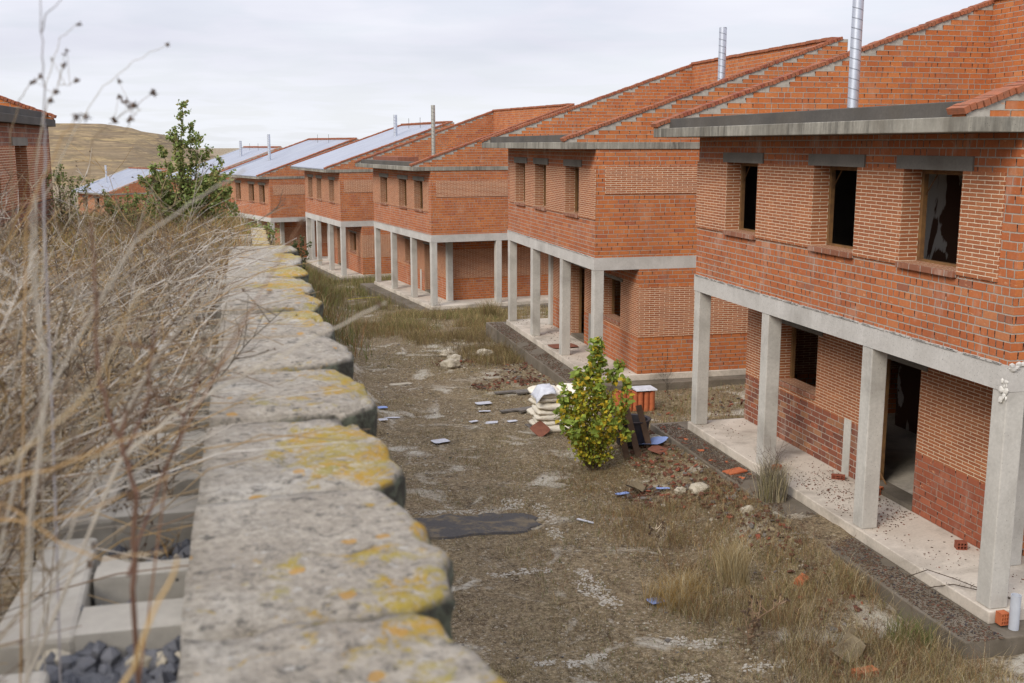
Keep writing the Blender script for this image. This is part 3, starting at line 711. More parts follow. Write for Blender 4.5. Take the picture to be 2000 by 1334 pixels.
def wallface(parent, ya, yb, ztop, zbot, shift=0.):
    b = MB(); nb = int(round((yb - ya) / PITCH)); z = ztop; row = 0
    while z > zbot:
        z1 = z - .197; off = (row % 2) * PITCH / 2; rnd = random.Random(row * 7 + int(ya * 10))
        for i in range(nb + 1):
            y0 = ya + i * PITCH - off
            pts = [(max(ya, min(yb, y)), x + shift - .018 + rnd.uniform(-.008, .008)) for x, y in scallop(y0, 6)]
            if pts[-1][0] - pts[0][0] < .02: continue
            for (p, q), (r_, s_) in zip(pts[:-1], pts[1:]):
                b.quad((q, p, z1), (s_, r_, z1), (s_, r_, z - .004), (q, p, z - .004), 'wallface')
            b.poly([(.0 + shift, pts[0][0], z - .004)] + [(q, p, z - .004) for p, q in pts] + [(.0 + shift, pts[-1][0], z - .004)], 'wallface')
        z -= .2; row += 1
    b.box(-.0 + shift, .14 + shift, ya, yb, zbot, ztop - .005, 'wallface')
    return b.build('wall_face', parent)
WR = empty('retaining_wall', (0, 0, 0)); tag(WR, 'long near retaining wall with lichen spotted scalloped concrete coping, left of the dirt lane', 'wall')
Y0 = 1.107 - 3 * PITCH
wallface(WR, -.6, 5.93, -.60, -5.9)
for i in range(13):
    y = Y0 + i * PITCH
    if y > 5.6: break
    cap(WR, y, -.5, i)
    core(WR, y + .273 - PITCH, -.612, i, -.305)
YE = Y0 + i * PITCH
W2 = empty('retaining_wall', (0, 0, 0)); tag(W2, 'lower stretch of retaining wall seen past the far end of the long lichen spotted one', 'wall')
wallface(W2, 5.94, 20.6, -1.60, -6.2, .10)
for i in range(32):
    y = 5.96 + i * PITCH
    if i > 14: cap(W2, y, -1.50, 100 + i, x0=.03, shift=.10)
    if i > 20: core(W2, y, -1.601, i, -.22)
# dark gravel in the block cells
g = MB(); rnd = random.Random(3)
for i in range(4200):
    y = rnd.uniform(.95, 3.0); x = rnd.uniform(-.29 if y < 1.38 else -.24, -.07)
    g.blob((x, y, (-.650 if y < 1.5 else -.685) + rnd.uniform(-.03, .015)), [rnd.uniform(.009, .021) for _ in range(3)], 'slatestone' if rnd.random() > .12 else 'stone', i, 1, 1, .3)
tag(g.build('dark_gravel', uvs=False), kind='stuff')

# ------------------------------------------------------------------ plants
def blades(name, P, H, Wd, lean, Cc, label=None, bend=.5, kind='stuff', parent=None, mat='straw'):
    n = len(P); az = RS.uniform(0, 2 * np.pi, n)
    d = np.stack([np.cos(az), np.sin(az)], 1); l = RS.uniform(.2, 1, n) * lean * H
    px = np.stack([-d[:, 1], d[:, 0]], 1)
    w = Wd * RS.uniform(.6, 1.3, n)
    fa = RS.uniform(0, 2 * np.pi, n); px = np.stack([np.cos(fa), np.sin(fa)], 1)
    V = np.zeros((n, 5, 3)); V[:] = P[:, None, :]
    V[:, 0, :2] -= px * w[:, None] / 2; V[:, 1, :2] += px * w[:, None] / 2
    mid = d * (l * .35)[:, None]
    V[:, 2, :2] += mid - px * (w * .35)[:, None]; V[:, 3, :2] += mid + px * (w * .35)[:, None]
    V[:, 2:4, 2] += (H * .6)[:, None]
    V[:, 4, :2] += d * l[:, None]; V[:, 4, 2] += H * (1 - .25 * lean * RS.uniform(0, 1, n))
    k = np.arange(n) * 5
    F = np.concatenate([np.stack([k, k + 1, k + 3, k + 2], 1)]); 
    F2 = np.stack([k + 2, k + 3, k + 4, k + 4], 1)
    # keep only triangles+quads: emit as triangles
    T = np.concatenate([np.stack([k, k + 1, k + 3], 1), np.stack([k, k + 3, k + 2], 1), np.stack([k + 2, k + 3, k + 4], 1)])
    C5 = np.repeat(Cc, 5, axis=0)
    o = npmesh(name, V.reshape(-1, 3), T, mat, C5, parent)
    tag(o, label=label, kind=kind); return o
PAL = dict(tan=(.42, .32, .16), pale=(.52, .44, .28), brown=(.19, .125, .065), olive=(.20, .185, .070), green=(.13, .17, .045), gold=(.42, .27, .09), rust=(.29, .15, .065), grey=(.27, .24, .19), dark=(.07, .05, .03))
def cols(names, n, sd=.2):
    a = np.array([PAL[q] for q in names]); c = a[RS.randint(0, len(a), n)]
    return np.clip(c * (1 + RS.normal(0, sd, (n, 1))), .01, .8)
def field(n, x0, x1, y0, y1, clump=0, csz=.12, thr=-2, sc=.6):
    out_ = []
    if clump:
        m = n // clump; c = np.stack([RS.uniform(x0, x1, m * 3), RS.uniform(y0, y1, m * 3)], 1)
        keep = [p for p in c if noise.noise((p[0] * sc, p[1] * sc, 9.)) > thr][:m]
        for p in keep:
            q = RS.normal(0, csz, (clump, 2)); out_.append(q + p)
        a = np.concatenate(out_)
    else:
        a = np.stack([RS.uniform(x0, x1, n), RS.uniform(y0, y1, n)], 1)
        a = np.array([p for p in a if noise.noise((p[0] * sc, p[1] * sc, 9.)) > thr])
    return a
def inhouse(x, y):
    for (X, Y, Z, t) in ((7.898, 9.834, 0, .006), (7.749, 23.767, 0, .001), (6.941, 41.704, 0, -.145), (4.681, 56.145, 0, -.154), (1.517, 71.602, 0, -.298)):
        dx, dy = x - X, y - Y; a = dx * math.sin(t) + dy * math.cos(t); b_ = dx * math.cos(t) - dy * math.sin(t)
        if -.62 < b_ < 9.6 and -.55 < a < 9.3: return True
    return x < .34 and y < 20.9
def gplant(name, A, hmin, hmax, w, lean, pal, terr=False, sd=.2):
    A = np.array([p for p in A if terr or not inhouse(p[0], p[1])])
    Z = np.array([gz(p[0], p[1]) for p in A]) - .01
    P = np.concatenate([A, Z[:, None]], 1); n = len(P)
    H = RS.uniform(hmin, hmax, n) * RS.uniform(.6, 1, n)
    return blades(name, P, H, w, lean, cols(pal, n, sd))
gplant('short_grass', field(34000, .4, 8, 8.6, 30, 14, .11, -.12, .6), .02, .075, .006, 1.5, ['tan', 'olive', 'brown', 'tan', 'green', 'rust'])
gplant('short_grass', field(9000, 3.4, 8, 8.6, 20, 14, .12, -.1, .7), .04, .16, .005, 1.0, ['tan', 'olive', 'green', 'brown', 'rust'])
gplant('tall_dry_grass', field(24000, 4.7, 8.4, 8.4, 11.6, 34, .12, -.15, 1.1), .08, .40, .0042, 1.0, ['tan', 'pale', 'tan', 'brown', 'olive', 'rust'])
gplant('tall_dry_grass', field(9000, 4.9, 7.4, 11.3, 15.2, 24, .10, -.1, 1.1), .06, .28, .0045, 1.1, ['tan', 'brown', 'rust', 'tan', 'olive'])
gplant('brown_ground_cover', field(12000, 5.0, 7.5, 12.2, 18.5, 18, .13, -.2, .9), .02, .11, .006, 1.6, ['brown', 'rust', 'tan', 'brown', 'olive', 'rust'])
gplant('tall_dry_grass', field(14000, 3.4, 9.5, 34, 41.4, 30, .17, -.15, .4), .12, .42, .008, .9, ['olive', 'tan', 'brown', 'olive', 'rust'])
gplant('tall_dry_grass', field(9000, 4.8, 7.3, 27.5, 34, 25, .14, -.1, .5), .12, .42, .007, .8, ['brown', 'tan', 'brown', 'olive'])
gplant('short_grass', field(16000, 1.2, 7.8, 28, 44, 14, .2, -.25, .4), .04, .14, .008, 1., ['tan', 'olive', 'brown', 'olive'])
gplant('tall_dry_grass', field(20000, 1.0, 7.5, 43, 62, 26, .22, -.3, .35), .2, .72, .012, .6, ['olive', 'brown', 'tan', 'green', 'olive'])
gplant('short_grass', field(9000, 7.6, 15, 18.8, 24.2, 14, .14, -.3, .6), .05, .25, .006, 1., ['tan', 'olive', 'brown', 'green', 'rust'])
gplant('tall_dry_grass', field(7000, 7, 13, 33.1, 41.4, 20, .15, -.2, .6), .1, .4, .008, .8, ['tan', 'olive', 'brown'])
gplant('short_grass', field(6000, 1.5, 9, 60, 74, 14, .3, -.3, .3), .2, .6, .02, 1., ['olive', 'brown', 'tan'])
gplant('green_weeds', field(7000, 4.6, 8.6, 35, 40.5, 30, .22, -.05, .5), .15, .5, .009, .8, ['green', 'olive', 'tan', 'brown', 'tan'])
gplant('short_grass', field(14000, 1.0, 6, 9, 27, 22, .09, .08, .8), .03, .12, .005, 1.3, ['tan', 'pale', 'olive', 'tan', 'brown'])
# brush on the terrace left of the wall
A = field(46000, -6.5, .7, 6.4, 34, 40, .22, -.35, .4)
A = np.array([p for p in A if not (p[0] > -.02 and p[1] < 20.8) and not (p[0] > -.4 and p[1] < 8.)])
gplant('terrace_brush', A, .25, .85, .008, 1.1, ['tan', 'rust', 'brown', 'gold', 'olive', 'brown', 'rust', 'green', 'gold'], True)
A = field(16000, -9, 3.2, 30, 62, 30, .4, -.3, .3)
gplant('terrace_brush', A, .3, 1.1, .02, .9, ['tan', 'brown', 'olive', 'rust', 'olive', 'green'], True)
# leaves as small creased diamonds
def leaves(name, P, size, Cc, parent=None, droop=.3, kind=None):
    n = len(P); a = RS.normal(0, 1, (n, 3)); a[:, 2] = a[:, 2] * .6 - droop; a /= np.linalg.norm(a, axis=1)[:, None]
    b = np.cross(a, RS.normal(0, 1, (n, 3))); b /= np.linalg.norm(b, axis=1)[:, None]; c = np.cross(a, b)
    s = (np.asarray(size) * RS.uniform(.6, 1.25, n))[:, None]
    V = np.stack([P, P + a * s * .30 + b * s * .46 + c * s * .1, P + a * s * .62 + b * s * .36 + c * s * .12, P + a * s * 1.05,
                  P + a * s * .62 - b * s * .36 + c * s * .12, P + a * s * .30 - b * s * .46 + c * s * .1], 1)
    k = np.arange(n) * 6
    F = np.concatenate([np.stack([k, k + 1, k + 2, k + 3], 1), np.stack([k, k + 3, k + 4, k + 5], 1)])
    return npmesh(name, V.reshape(-1, 3), F, 'leaf', np.repeat(Cc, 6, axis=0), parent)
def sapling(name, loc, label, cat, stems, leafs, lsz, cf, tw=.25, group=None, base_r=.02, barkm='bark', n_tw=9, lpt=6, seed=0, tmin=.12, big=.35, ex=.8):
    rnd = random.Random(seed); R = empty(name, loc); tag(R, label, cat, group)
    b = MB(); LP = []; LC = []; LS = []
    for (dx, dy, h, r0) in stems:
        pts = []; bx, by = rnd.uniform(-.05, .05), rnd.uniform(-.05, .05)
        for i in range(9):
            f = i / 8; wob = .02 * h
            pts.append(Vector((bx + dx * f ** ex + rnd.uniform(-wob, wob) * f, by + dy * f ** ex + rnd.uniform(-wob, wob) * f, h * f)))
        b.tube(pts, [r0 * (1 - .85 * i / 8) for i in range(9)], barkm, 5)
        for k in range(int(n_tw * h)):
            f = rnd.uniform(tmin, 1) ; i = min(7, int(f * 8)); p = pts[i].lerp(pts[i + 1], f * 8 - i)
            az = rnd.uniform(0, 6.283); ln = tw * (1.15 - .75 * f) * rnd.uniform(.5, 1.2); el = rnd.uniform(.35, 1.2)
            q = p + Vector((math.cos(az) * math.cos(el), math.sin(az) * math.cos(el), math.sin(el))) * ln
            b.tube([p, (p + q) / 2 + Vector((0, 0, -.01)), q], [r0 * .3 * (1 - .5 * f), r0 * .2, r0 * .1], barkm, 3)
            for m_ in range(lpt):
                g_ = rnd.uniform(.15, 1.05); pp = p.lerp(q, g_) + Vector([rnd.gauss(0, .02) for _ in range(3)]); LP.append(pp); LC.append(cf(f, g_, rnd)); LS.append(lsz * (.62 + big * max(0, f - .35) * 1.6))
        for m_ in range(int(lpt * 1.5)):
            LP.append(pts[-1] + Vector((rnd.gauss(0, .025), rnd.gauss(0, .025), rnd.uniform(-.2, .03)))); LC.append(cf(1, 1, rnd)); LS.append(lsz * (.7 + big))
    b.build('trunk', R, uvs=False)
    leaves('crown', np.array([tuple(p) for p in LP]), np.array(LS), np.array(LC), R)
    return R
def cf_yel(f, g_, r):
    y = r.random()
    if y < .08 + .34 * (1 - g_) + (.15 if .45 < f < .85 else 0): c = (.58, .43, .04)
    elif f > .82 or g_ > .88: c = (.25, .33, .06)
    else: c = (.46, .47, .05) if y > .42 else (.34, .38, .05)
    k = r.uniform(.8, 1.35); return tuple(min(.9, x * k) for x in c)
rnd = random.Random(5)
st = [(rnd.uniform(-.12, .12), rnd.uniform(-.1, .1), 2.30, .022), (.10, .05, 2.05, .02), (-.28, 0, 1.75, .018), (.42, .1, 1.75, .018), (-.5, .1, 1.35, .014), (.62, -.05, 1.35, .014), (.56, .2, 1.85, .014), (-.33, -.2, 1.9, .015),
      (.2, -.35, 1.35, .014), (-.15, .35, 1.55, .014), (-.40, -.3, 1.0, .012), (.38, -.3, 1.0, .012), (.0, -.45, .9, .012), (.3, .4, 1.2, .012), (-.58, -.1, .95, .012), (.56, .1, .85, .01), (-.62, .1, 1.15, .012), (.60, .1, 1.55, .012), (-.52, .2, 1.5, .012), (-.45, -.3, .75, .01), (.5, -.3, .75, .01), (0, .1, 1.8, .014), (.1, -.15, 1.55, .014), (-.2, .1, 1.3, .012), (.02, .02, 2.2, .012)]
sapling('poplar_sapling', (5.70, 17.40, -5.62), 'bushy poplar sapling with yellow green leaves growing in the dirt lane', 'sapling', st, 0, .078, cf_yel, .28, n_tw=19, lpt=8, seed=2, tmin=.09, big=.55)
def cf_green(f, g_, r):
    c = (.26, .34, .10) if r.random() > .3 else (.38, .36, .13); k = r.uniform(.6, 1.2)
    if f < .5 and r.random() < .35: c = (.26, .20, .08)
    return tuple(x * k for x in c)
rnd = random.Random(9)
st = [(.0, 0, 2.95, .03), (-.22, 0, 2.35, .022), (.26, 0, 2.30, .022), (.50, .1, 1.95, .02), (-.42, .1, 2.0, .02), (.78, 0, 1.75, .018), (-.75, 0, 1.55, .018), (.12, .2, 2.45, .02), (-.1, -.2, 2.3, .02), (.62, 0, 1.5, .015), (-.6, 0, 1.3, .015)] + \
     [(rnd.uniform(-1.05, 1.05), rnd.uniform(-.5, .5), rnd.uniform(.6, 1.45), .014) for _ in range(62)]
sapling('poplar_tree', (-1.25, 25.0, -2.05), 'slender green poplar rising over the dry brush, spire of leaves against the sky', 'tree', st, 0, .085, cf_green, .34, n_tw=21, lpt=11, seed=4, tmin=.1, big=.15, ex=1.2)
rnd = random.Random(19)
for i, (x, y, z, s, n, lab) in enumerate([(-2.45, 24.2, -1.95, .95, 12, 'low green shrub to the left of the tall poplar'), (-3.95, 26.2, -1.9, 1.35, 10, 'green bush at the corner of the dark house on the left'),
                                (.35, 22.5, -2.1, .55, 8, 'small grey green shrub at the foot of the poplar on its right side')]):
    st = [(rnd.uniform(-.55, .55) * s, rnd.uniform(-.4, .4) * s, rnd.uniform(.7, 1.1) * s, .014) for _ in range(n)]
    sapling('green_shrub', (x, y, z), lab, 'shrub', st, 0, .055, cf_green, .32, n_tw=18, lpt=7, seed=30 + i, tmin=.02)
def cf_far(f, g_, r): k = r.uniform(.6, 1.2); return (.10 * k, .12 * k, .05 * k)
for i, (x, y, s, lab) in enumerate([(2.05, 44, .9, 'thin leafy weed beside the far end of the coping, before the fourth house')]):
    st = [(rnd.uniform(-.4, .4), rnd.uniform(-.4, .4), rnd.uniform(1.2, 2.0) * s, .014) for _ in range(9)]
    sapling('green_shrub', (x, y, gz(x, y)), lab, 'shrub', st, 0, .09, cf_far, .25, n_tw=10, lpt=5, seed=60 + i, tmin=.1)

# dead weeds made of branching stems
def weed_into(b, p0, h, rnd, r0=.0022, lean=(0, 0), nbr=9, col=(.4, .33, .25), heads=.4, hr=.006, droop=.0, LV=None):
    pts = []; wx, wy = rnd.uniform(-.45, .45) + lean[0], rnd.uniform(-.45, .45) + lean[1]
    for i in range(6):
        f = i / 5; pts.append(Vector((p0[0] + wx * h * f * f + rnd.uniform(-.055, .055) * h, p0[1] + wy * h * f * f + rnd.uniform(-.055, .055) * h, p0[2] + h * f)))
    k = rnd.uniform(.7, 1.25); c = tuple(min(.85, x * k) for x in col)
    b.tube(pts, [r0 * (1 - .6 * i / 5) for i in range(6)], 'straw', 3, c, cap=False)
    for _ in range(nbr):
        f = rnd.uniform(.15, .98); i = min(4, int(f * 5)); p = pts[i].lerp(pts[i + 1], f * 5 - i)
        az = rnd.uniform(0, 6.283); el = rnd.uniform(.1, 1.1); ln = h * rnd.uniform(.15, .45) * (1.2 - .7 * f)
        d = Vector((math.cos(az) * math.cos(el), math.sin(az) * math.cos(el), math.sin(el)))
        q1 = p + d * ln * .5; q2 = p + d * ln + Vector((0, 0, ln * rnd.uniform(-.2, .35)))
        b.tube([p, q1, q2], [r0 * .6, r0 * .45, r0 * .25], 'straw', 3, c, cap=False)
        if rnd.random() < heads: head(b, q2, hr * rnd.uniform(.6, 1.3), rnd)
        if rnd.random() < .5:
            az += rnd.uniform(-1, 1); q3 = q1 + Vector((math.cos(az), math.sin(az), rnd.uniform(.2, 1.))) * ln * .35
            b.tube([q1, q3], [r0 * .4, r0 * .2], 'straw', 3, c, cap=False)
            if rnd.random() < heads: head(b, q3, hr * rnd.uniform(.5, 1.1), rnd)
def head(b, c, r, rnd, col=(.15, .10, .07)):
    c = Vector(c); r *= .62
    for _ in range(7):
        d = Vector([rnd.gauss(0, 1) for _ in range(3)]).normalized()
        e = d.orthogonal().normalized() * r * .35; n0 = len(b.v)
        b.v += [tuple(c + e), tuple(c - e), tuple(c + d * r * 1.3 + e * .3), tuple(c - e * .2 + d * r * .4 + d.cross(e) * .9)]
        mi = b.mi('straw'); b.f += [(n0, n0 + 1, n0 + 2), (n0, n0 + 2, n0 + 3)]; b.m += [mi, mi]; b.c += [(n0, n0 + 4, col)]
CW = [(.38, .33, .265), (.44, .39, .33), (.34, .25, .15), (.20, .13, .08), (.52, .48, .43), (.36, .24, .11), (.10, .07, .05), (.24, .20, .155), (.16, .11, .075), (.34, .29, .21)]
rnd = random.Random(77); b = MB()
n = 0
while n < 560:
    y = .95 + 5.3 * rnd.random() ** 1.15; xl = -.23 * y - .35; x = rnd.uniform(xl, -.30)
    if y > 1.75 and rnd.random() < .45: x = rnd.uniform(-.42, -.12)
    if y < 1.7 and x > -.36: continue
    h = rnd.uniform(.18, .55) + (.10 if x < -.2 * y else 0)
    if x > -.11 * y - .16 and rnd.random() < .6: h *= .55
    if x > -.28: h *= .8
    c = CW[rnd.randrange(len(CW))]
    weed_into(b, (x, y, -.73), h, rnd, rnd.uniform(.0011, .0026), (rnd.uniform(-.3, .55), rnd.uniform(-.4, .4)), rnd.randint(10, 18), c, .4, .007)
    n += 1
tag(b.build('dry_brush', uvs=False), kind='stuff')
rnd = random.Random(78); b = MB()
for i in range(330):
    y = rnd.uniform(5.5, 17); x = rnd.uniform(-.24 * y - .4, -.15)
    z = gz(x, y); weed_into(b, (x, y, z), rnd.uniform(.5, .85) if y < 9 else rnd.uniform(.45, 1.0), rnd, rnd.uniform(.002, .004), (rnd.uniform(-.3, .3), rnd.uniform(-.3, .3)), rnd.randint(7, 12), CW[rnd.randrange(len(CW))], .3, .012)
tag(b.build('dry_brush', uvs=False), kind='stuff')
# fallen straws lying over the blocks
rnd = random.Random(79); b = MB()
for i in range(1100):
    y = rnd.uniform(1.55, 5.7); x = rnd.uniform(-.23 * y - .3, -.14); L_ = rnd.uniform(.12, .40); az = rnd.uniform(-.6, .9); z = (-.70 if x < -.33 else -.59) + rnd.random() ** 2 * .20
    p = Vector((x, y, z)); q = p + Vector((math.cos(az) * L_, math.sin(az) * L_, rnd.uniform(-.05, .16)))
    b.tube([p, p.lerp(q, .5) + Vector((0, 0, rnd.uniform(0, .05))), q], [.0012, .0013, .0008], 'straw', 3, CW[rnd.randrange(6)], cap=False)
tag(b.build('fallen_straw', uvs=False), kind='stuff')
# single stems that stand out
def stem(label, paths, col, r, heads=(), hr=.006, root=None, twigs=0, name='dry_weed'):
    b = MB(); rnd = random.Random(len(label)); r *= .78
    for j, ps in enumerate(paths):
        ps = [Vector(p) for p in ps]
        if j == 0 and root: ps = [Vector(root)] + ps
        sm = []
        for a, c in zip(ps[:-1], ps[1:]):
            for k in range(4): sm.append(a.lerp(c, k / 4) + Vector([rnd.uniform(-.0015, .0015) for _ in range(3)]))
        sm.append(ps[-1]); n_ = len(sm)
        b.tube(sm, [r * (1 - .6 * i / n_) * (1 if j == 0 else .7) for i in range(n_)], 'straw', 5, col)
        for _ in range(twigs):
            i = rnd.randrange(n_ // 3, n_ - 1); d = Vector([rnd.uniform(-1, 1), rnd.uniform(-.5, .5), rnd.uniform(.1, 1)]).normalized() * rnd.uniform(.015, .04)
            b.tube([sm[i], sm[i] + d], [r * .5, r * .3], 'straw', 3, col)
            head(b, sm[i] + d, hr * rnd.uniform(.7, 1.2), rnd)
    for h in heads: head(b, h, hr * 1.4, rnd); head(b, h, hr * 1.2, rnd, (.2, .12, .07))
    return tag(b.build(name, uvs=False), label, 'weed', 'dry stems standing out of the brush')
PL, RD, OR, GB = (.42, .38, .32), (.15, .08, .055), (.40, .26, .12), (.26, .19, .12)
z0 = -.74
stem('tallest thin forked stem, reaching the top of the picture at the left', [[(-0.199, 1.186, -0.071), (-0.196, 1.197, -0.009), (-0.194, 1.205, 0.037), (-0.193, 1.212, 0.078), (-0.194, 1.219, 0.113), (-0.195, 1.229, 0.164)], [(-0.194, 1.219, 0.113), (-0.189, 1.221, 0.129), (-0.17, 1.22, 0.149)]], (.34, .32, .33), .0016, root=(-.22, 1.15, z0))
stem('thin stem curving to one brown seed head high at the left', [[(-0.224, 1.305, -0.027), (-0.208, 1.319, 0.068), (-0.192, 1.324, 0.117), (-0.171, 1.322, 0.131)]], PL, .0009, [(-0.171, 1.322, 0.131)], .0042, (-.26, 1.28, z0))
stem('pale stem arching to the right with a single seed head against the sky', [[(-0.232, 1.406, -0.059), (-0.193, 1.411, 0.019), (-0.161, 1.412, 0.068), (-0.123, 1.408, 0.098), (-0.083, 1.402, 0.118)]], (.5, .46, .38), .0009, [(-0.083, 1.402, 0.118)], .0042, (-.30, 1.38, z0))
stem('seedy twig leaning right just above the left house roof', [[(-0.26, 1.374, 0.013), (-0.248, 1.378, 0.05), (-0.234, 1.378, 0.071), (-0.223, 1.377, 0.077)]], GB, .0009, [(-0.223, 1.377, 0.077), (-.234, 1.378, .071)], .0045, (-.30, 1.36, z0))
stem('branching twig thick with dark seed heads beside the tallest stem', [[(-0.233, 1.363, -0.011), (-0.216, 1.369, 0.048), (-0.204, 1.37, 0.068), (-0.197, 1.372, 0.088)], [(-0.204, 1.37, 0.066), (-0.192, 1.367, 0.068), (-0.183, 1.366, 0.073)]], GB, .0009, [(-0.197, 1.372, 0.09), (-0.183, 1.366, 0.073), (-.207, 1.37, .06), (-.213, 1.37, .05)], .005, (-.27, 1.34, z0), 2)
stem('twig with clustered seed heads against the sky, left of the poplar', [[(-0.176, 1.404, 0.007), (-0.142, 1.401, 0.033), (-0.125, 1.399, 0.046), (-0.102, 1.396, 0.06)], [(-0.14, 1.396, 0.012), (-0.126, 1.397, 0.034), (-0.117, 1.397, 0.043)]], GB, .0009, [(-0.102, 1.396, 0.06), (-.125, 1.399, .046), (-.13, 1.397, .03), (-.148, 1.40, .028)], .0065, (-.29, 1.40, z0), 3)
stem('low blurred twig ending in a dark seed head before the hill', [[(-0.198, 1.082, -0.064), (-0.163, 1.087, 0.006), (-0.148, 1.087, 0.024)]], OR, .0012, [(-0.148, 1.087, 0.026), (-.14, 1.087, .025)], .006, (-.25, 1.06, z0))
stem('long pale stem leaning right across the coping to the grass beyond', [[(-0.118, 0.972, -0.273), (-0.073, 0.967, -0.237), (-0.02, 0.96, -0.204), (0.029, 0.953, -0.18), (0.074, 0.947, -0.156), (0.116, 0.94, -0.136)]], (.50, .45, .38), .0024, [(.110, .94, -.138)], .004, (-.33, 1.0, z0))
stem('thick reddish brown stem rising straight among the grey stalks', [[(-0.098, 0.849, -0.343), (-0.094, 0.862, -0.268), (-0.098, 0.867, -0.246), (-0.11, 0.876, -0.212), (-0.118, 0.886, -0.173), (-0.119, 0.898, -0.11), (-0.118, 0.907, -0.058)], [(-0.103, 0.871, -0.24), (-0.085, 0.892, -0.209), (-0.076, 0.902, -0.145)], [(-0.1, 0.85, -0.33), (-0.091, 0.907, -0.304), (-0.062, 0.912, -0.238), (-0.038, 0.918, -0.175)]], RD, .0030, [(-.098, .862, -.27)], .006, (-.12, .93, z0), 2)
stem('wide yellow straw lying across the gravel cell at the bottom left', [[(-0.085, 0.59, -0.312), (-0.059, 0.594, -0.256), (-0.045, 0.597, -0.225)]], (.55, .38, .17), .0022, root=(-.11, .62, -.7))
for lab, ps, c, r, rt in [('orange straw sweeping up to the right over the hollow blocks', [(-0.2, 0.839, -0.248), (-0.148, 0.829, -0.235), (-0.103, 0.822, -0.217), (-0.058, 0.813, -0.204)], OR, .0018, (-.40, .86, z0)),
                ('lower orange straw almost level above the first hollow block', [(-0.213, 0.887, -0.288), (-0.174, 0.877, -0.291), (-0.135, 0.869, -0.284), (-0.067, 0.858, -0.256)], OR, .0017, (-.42, .92, z0)),
                ('curved tan straw rising steeply from the left edge of the picture', [(-0.174, 0.735, -0.211), (-0.132, 0.73, -0.185), (-0.098, 0.728, -0.149), (-0.066, 0.732, -0.09)], (.48, .38, .24), .0016, (-.36, .78, z0)),
                ('thin straw bowed down in front of the gravel filled cell', [(-0.185, 0.834, -0.259), (-0.143, 0.818, -0.289), (-0.114, 0.809, -0.3), (-0.066, 0.798, -0.295)], OR, .0013, (-.34, .86, z0)),
                ('upright pale stalk close to the camera at the far left', [(-0.143, 0.723, -0.237), (-0.129, 0.738, -0.136), (-0.136, 0.753, -0.064), (-0.131, 0.758, -0.032)], PL, .0022, (-.20, .74, z0)),
                ('grey stalk slanting up right to the end of the coping', [(-0.147, 0.921, -0.3), (-0.08, 0.928, -0.175), (-0.024, 0.926, -0.116), (0.032, 0.918, -0.083)], PL, .0015, (-.30, .95, z0)),
                ('grey stalk slanting across the lower trunk of the poplar', [(-0.191, 0.94, -0.258), (-0.136, 0.947, -0.15), (-0.092, 0.949, -0.079), (-0.045, 0.943, -0.049), (0.001, 0.938, -0.02)], PL, .0019, (-.32, .96, z0)),
                ('brown stem with dark buds slanting up before the fifth house', [(-0.071, 0.911, -0.258), (-0.048, 0.913, -0.217), (-0.008, 0.916, -0.15), (0.045, 0.919, -0.062)], (.26, .15, .09), .0013, (-.16, .93, z0))]:
    stem(lab, [ps], c, r, [ps[-1]] if 'buds' in lab else (), .005, rt, 1 if 'grey' in lab else 0)

rnd = random.Random(91); b = MB()
for i in range(420):
    y = rnd.uniform(8.9, 16); x = rnd.uniform(4.9 + max(0, y - 11) * .12, 7.3)
    if noise.noise((x * .9, y * .9, 9.)) < -.25: continue
    weed_into(b, (x, y, gz(x, y) - .01), rnd.uniform(.15, .5), rnd, rnd.uniform(.0018, .0032), (rnd.uniform(-.4, .4), rnd.uniform(-.4, .4)), rnd.randint(6, 11), [(.30, .22, .13), (.20, .11, .06), (.13, .085, .055), (.36, .29, .18)][rnd.randrange(4)], .25, .012)
for i in range(130):
    y = rnd.uniform(27, 41); x = rnd.uniform(4.6, 7.2)
    if inhouse(x, y): continue
    weed_into(b, (x, y, gz(x, y) - .01), rnd.uniform(.3, .8), rnd, rnd.uniform(.003, .005), (rnd.uniform(-.3, .3), rnd.uniform(-.3, .3)), rnd.randint(6, 11), [(.24, .17, .09), (.16, .12, .06)][rnd.randrange(2)], .3, .02)
tag(b.build('brown_weeds', uvs=False), kind='stuff')
# ------------------------------------------------------------------ lane props
def gl(x, y): return gz(x, y)
# plastered sacks
SK = MB()
def sackmesh():
    b = MB(); import bmesh
    bm = bmesh.new(); bmesh.ops.create_cube(bm, size=2); bmesh.ops.subdivide_edges(bm, edges=bm.edges[:], cuts=5, use_grid_fill=True)
    n0 = 0
    for v in bm.verts:
        x, y, z = v.co
        e = 1 - .5 * (abs(x) ** 6 + abs(y) ** 6) / 2
        zz = z * e * (1 - .18 * abs(x) ** 3); rx = 1 - .10 * abs(z) ** 2 - .06 * y * y; ry = 1 - .10 * abs(z) ** 2 - .08 * x * x
        w_ = noise.noise(Vector((x * 2, y * 2, z)) * 1.3) * .28 + noise.noise(Vector((x * 5, y * 5, z))) * .10
        v.co = (x * rx * .30, y * ry * .20, (zz + w_) * .068)
    b.v = [tuple(v.co) for v in bm.verts]; b.f = [tuple(v.index for v in f.verts) for f in bm.faces]; mi = b.mi('sack'); b.m = [mi] * len(b.f); bm.free()
    return b
rnd = random.Random(4); proto = None
ordn = ['bottom', 'second', 'third', 'fourth', 'fifth', 'sixth', 'top']
bz = gl(5.9, 20.4) + .04
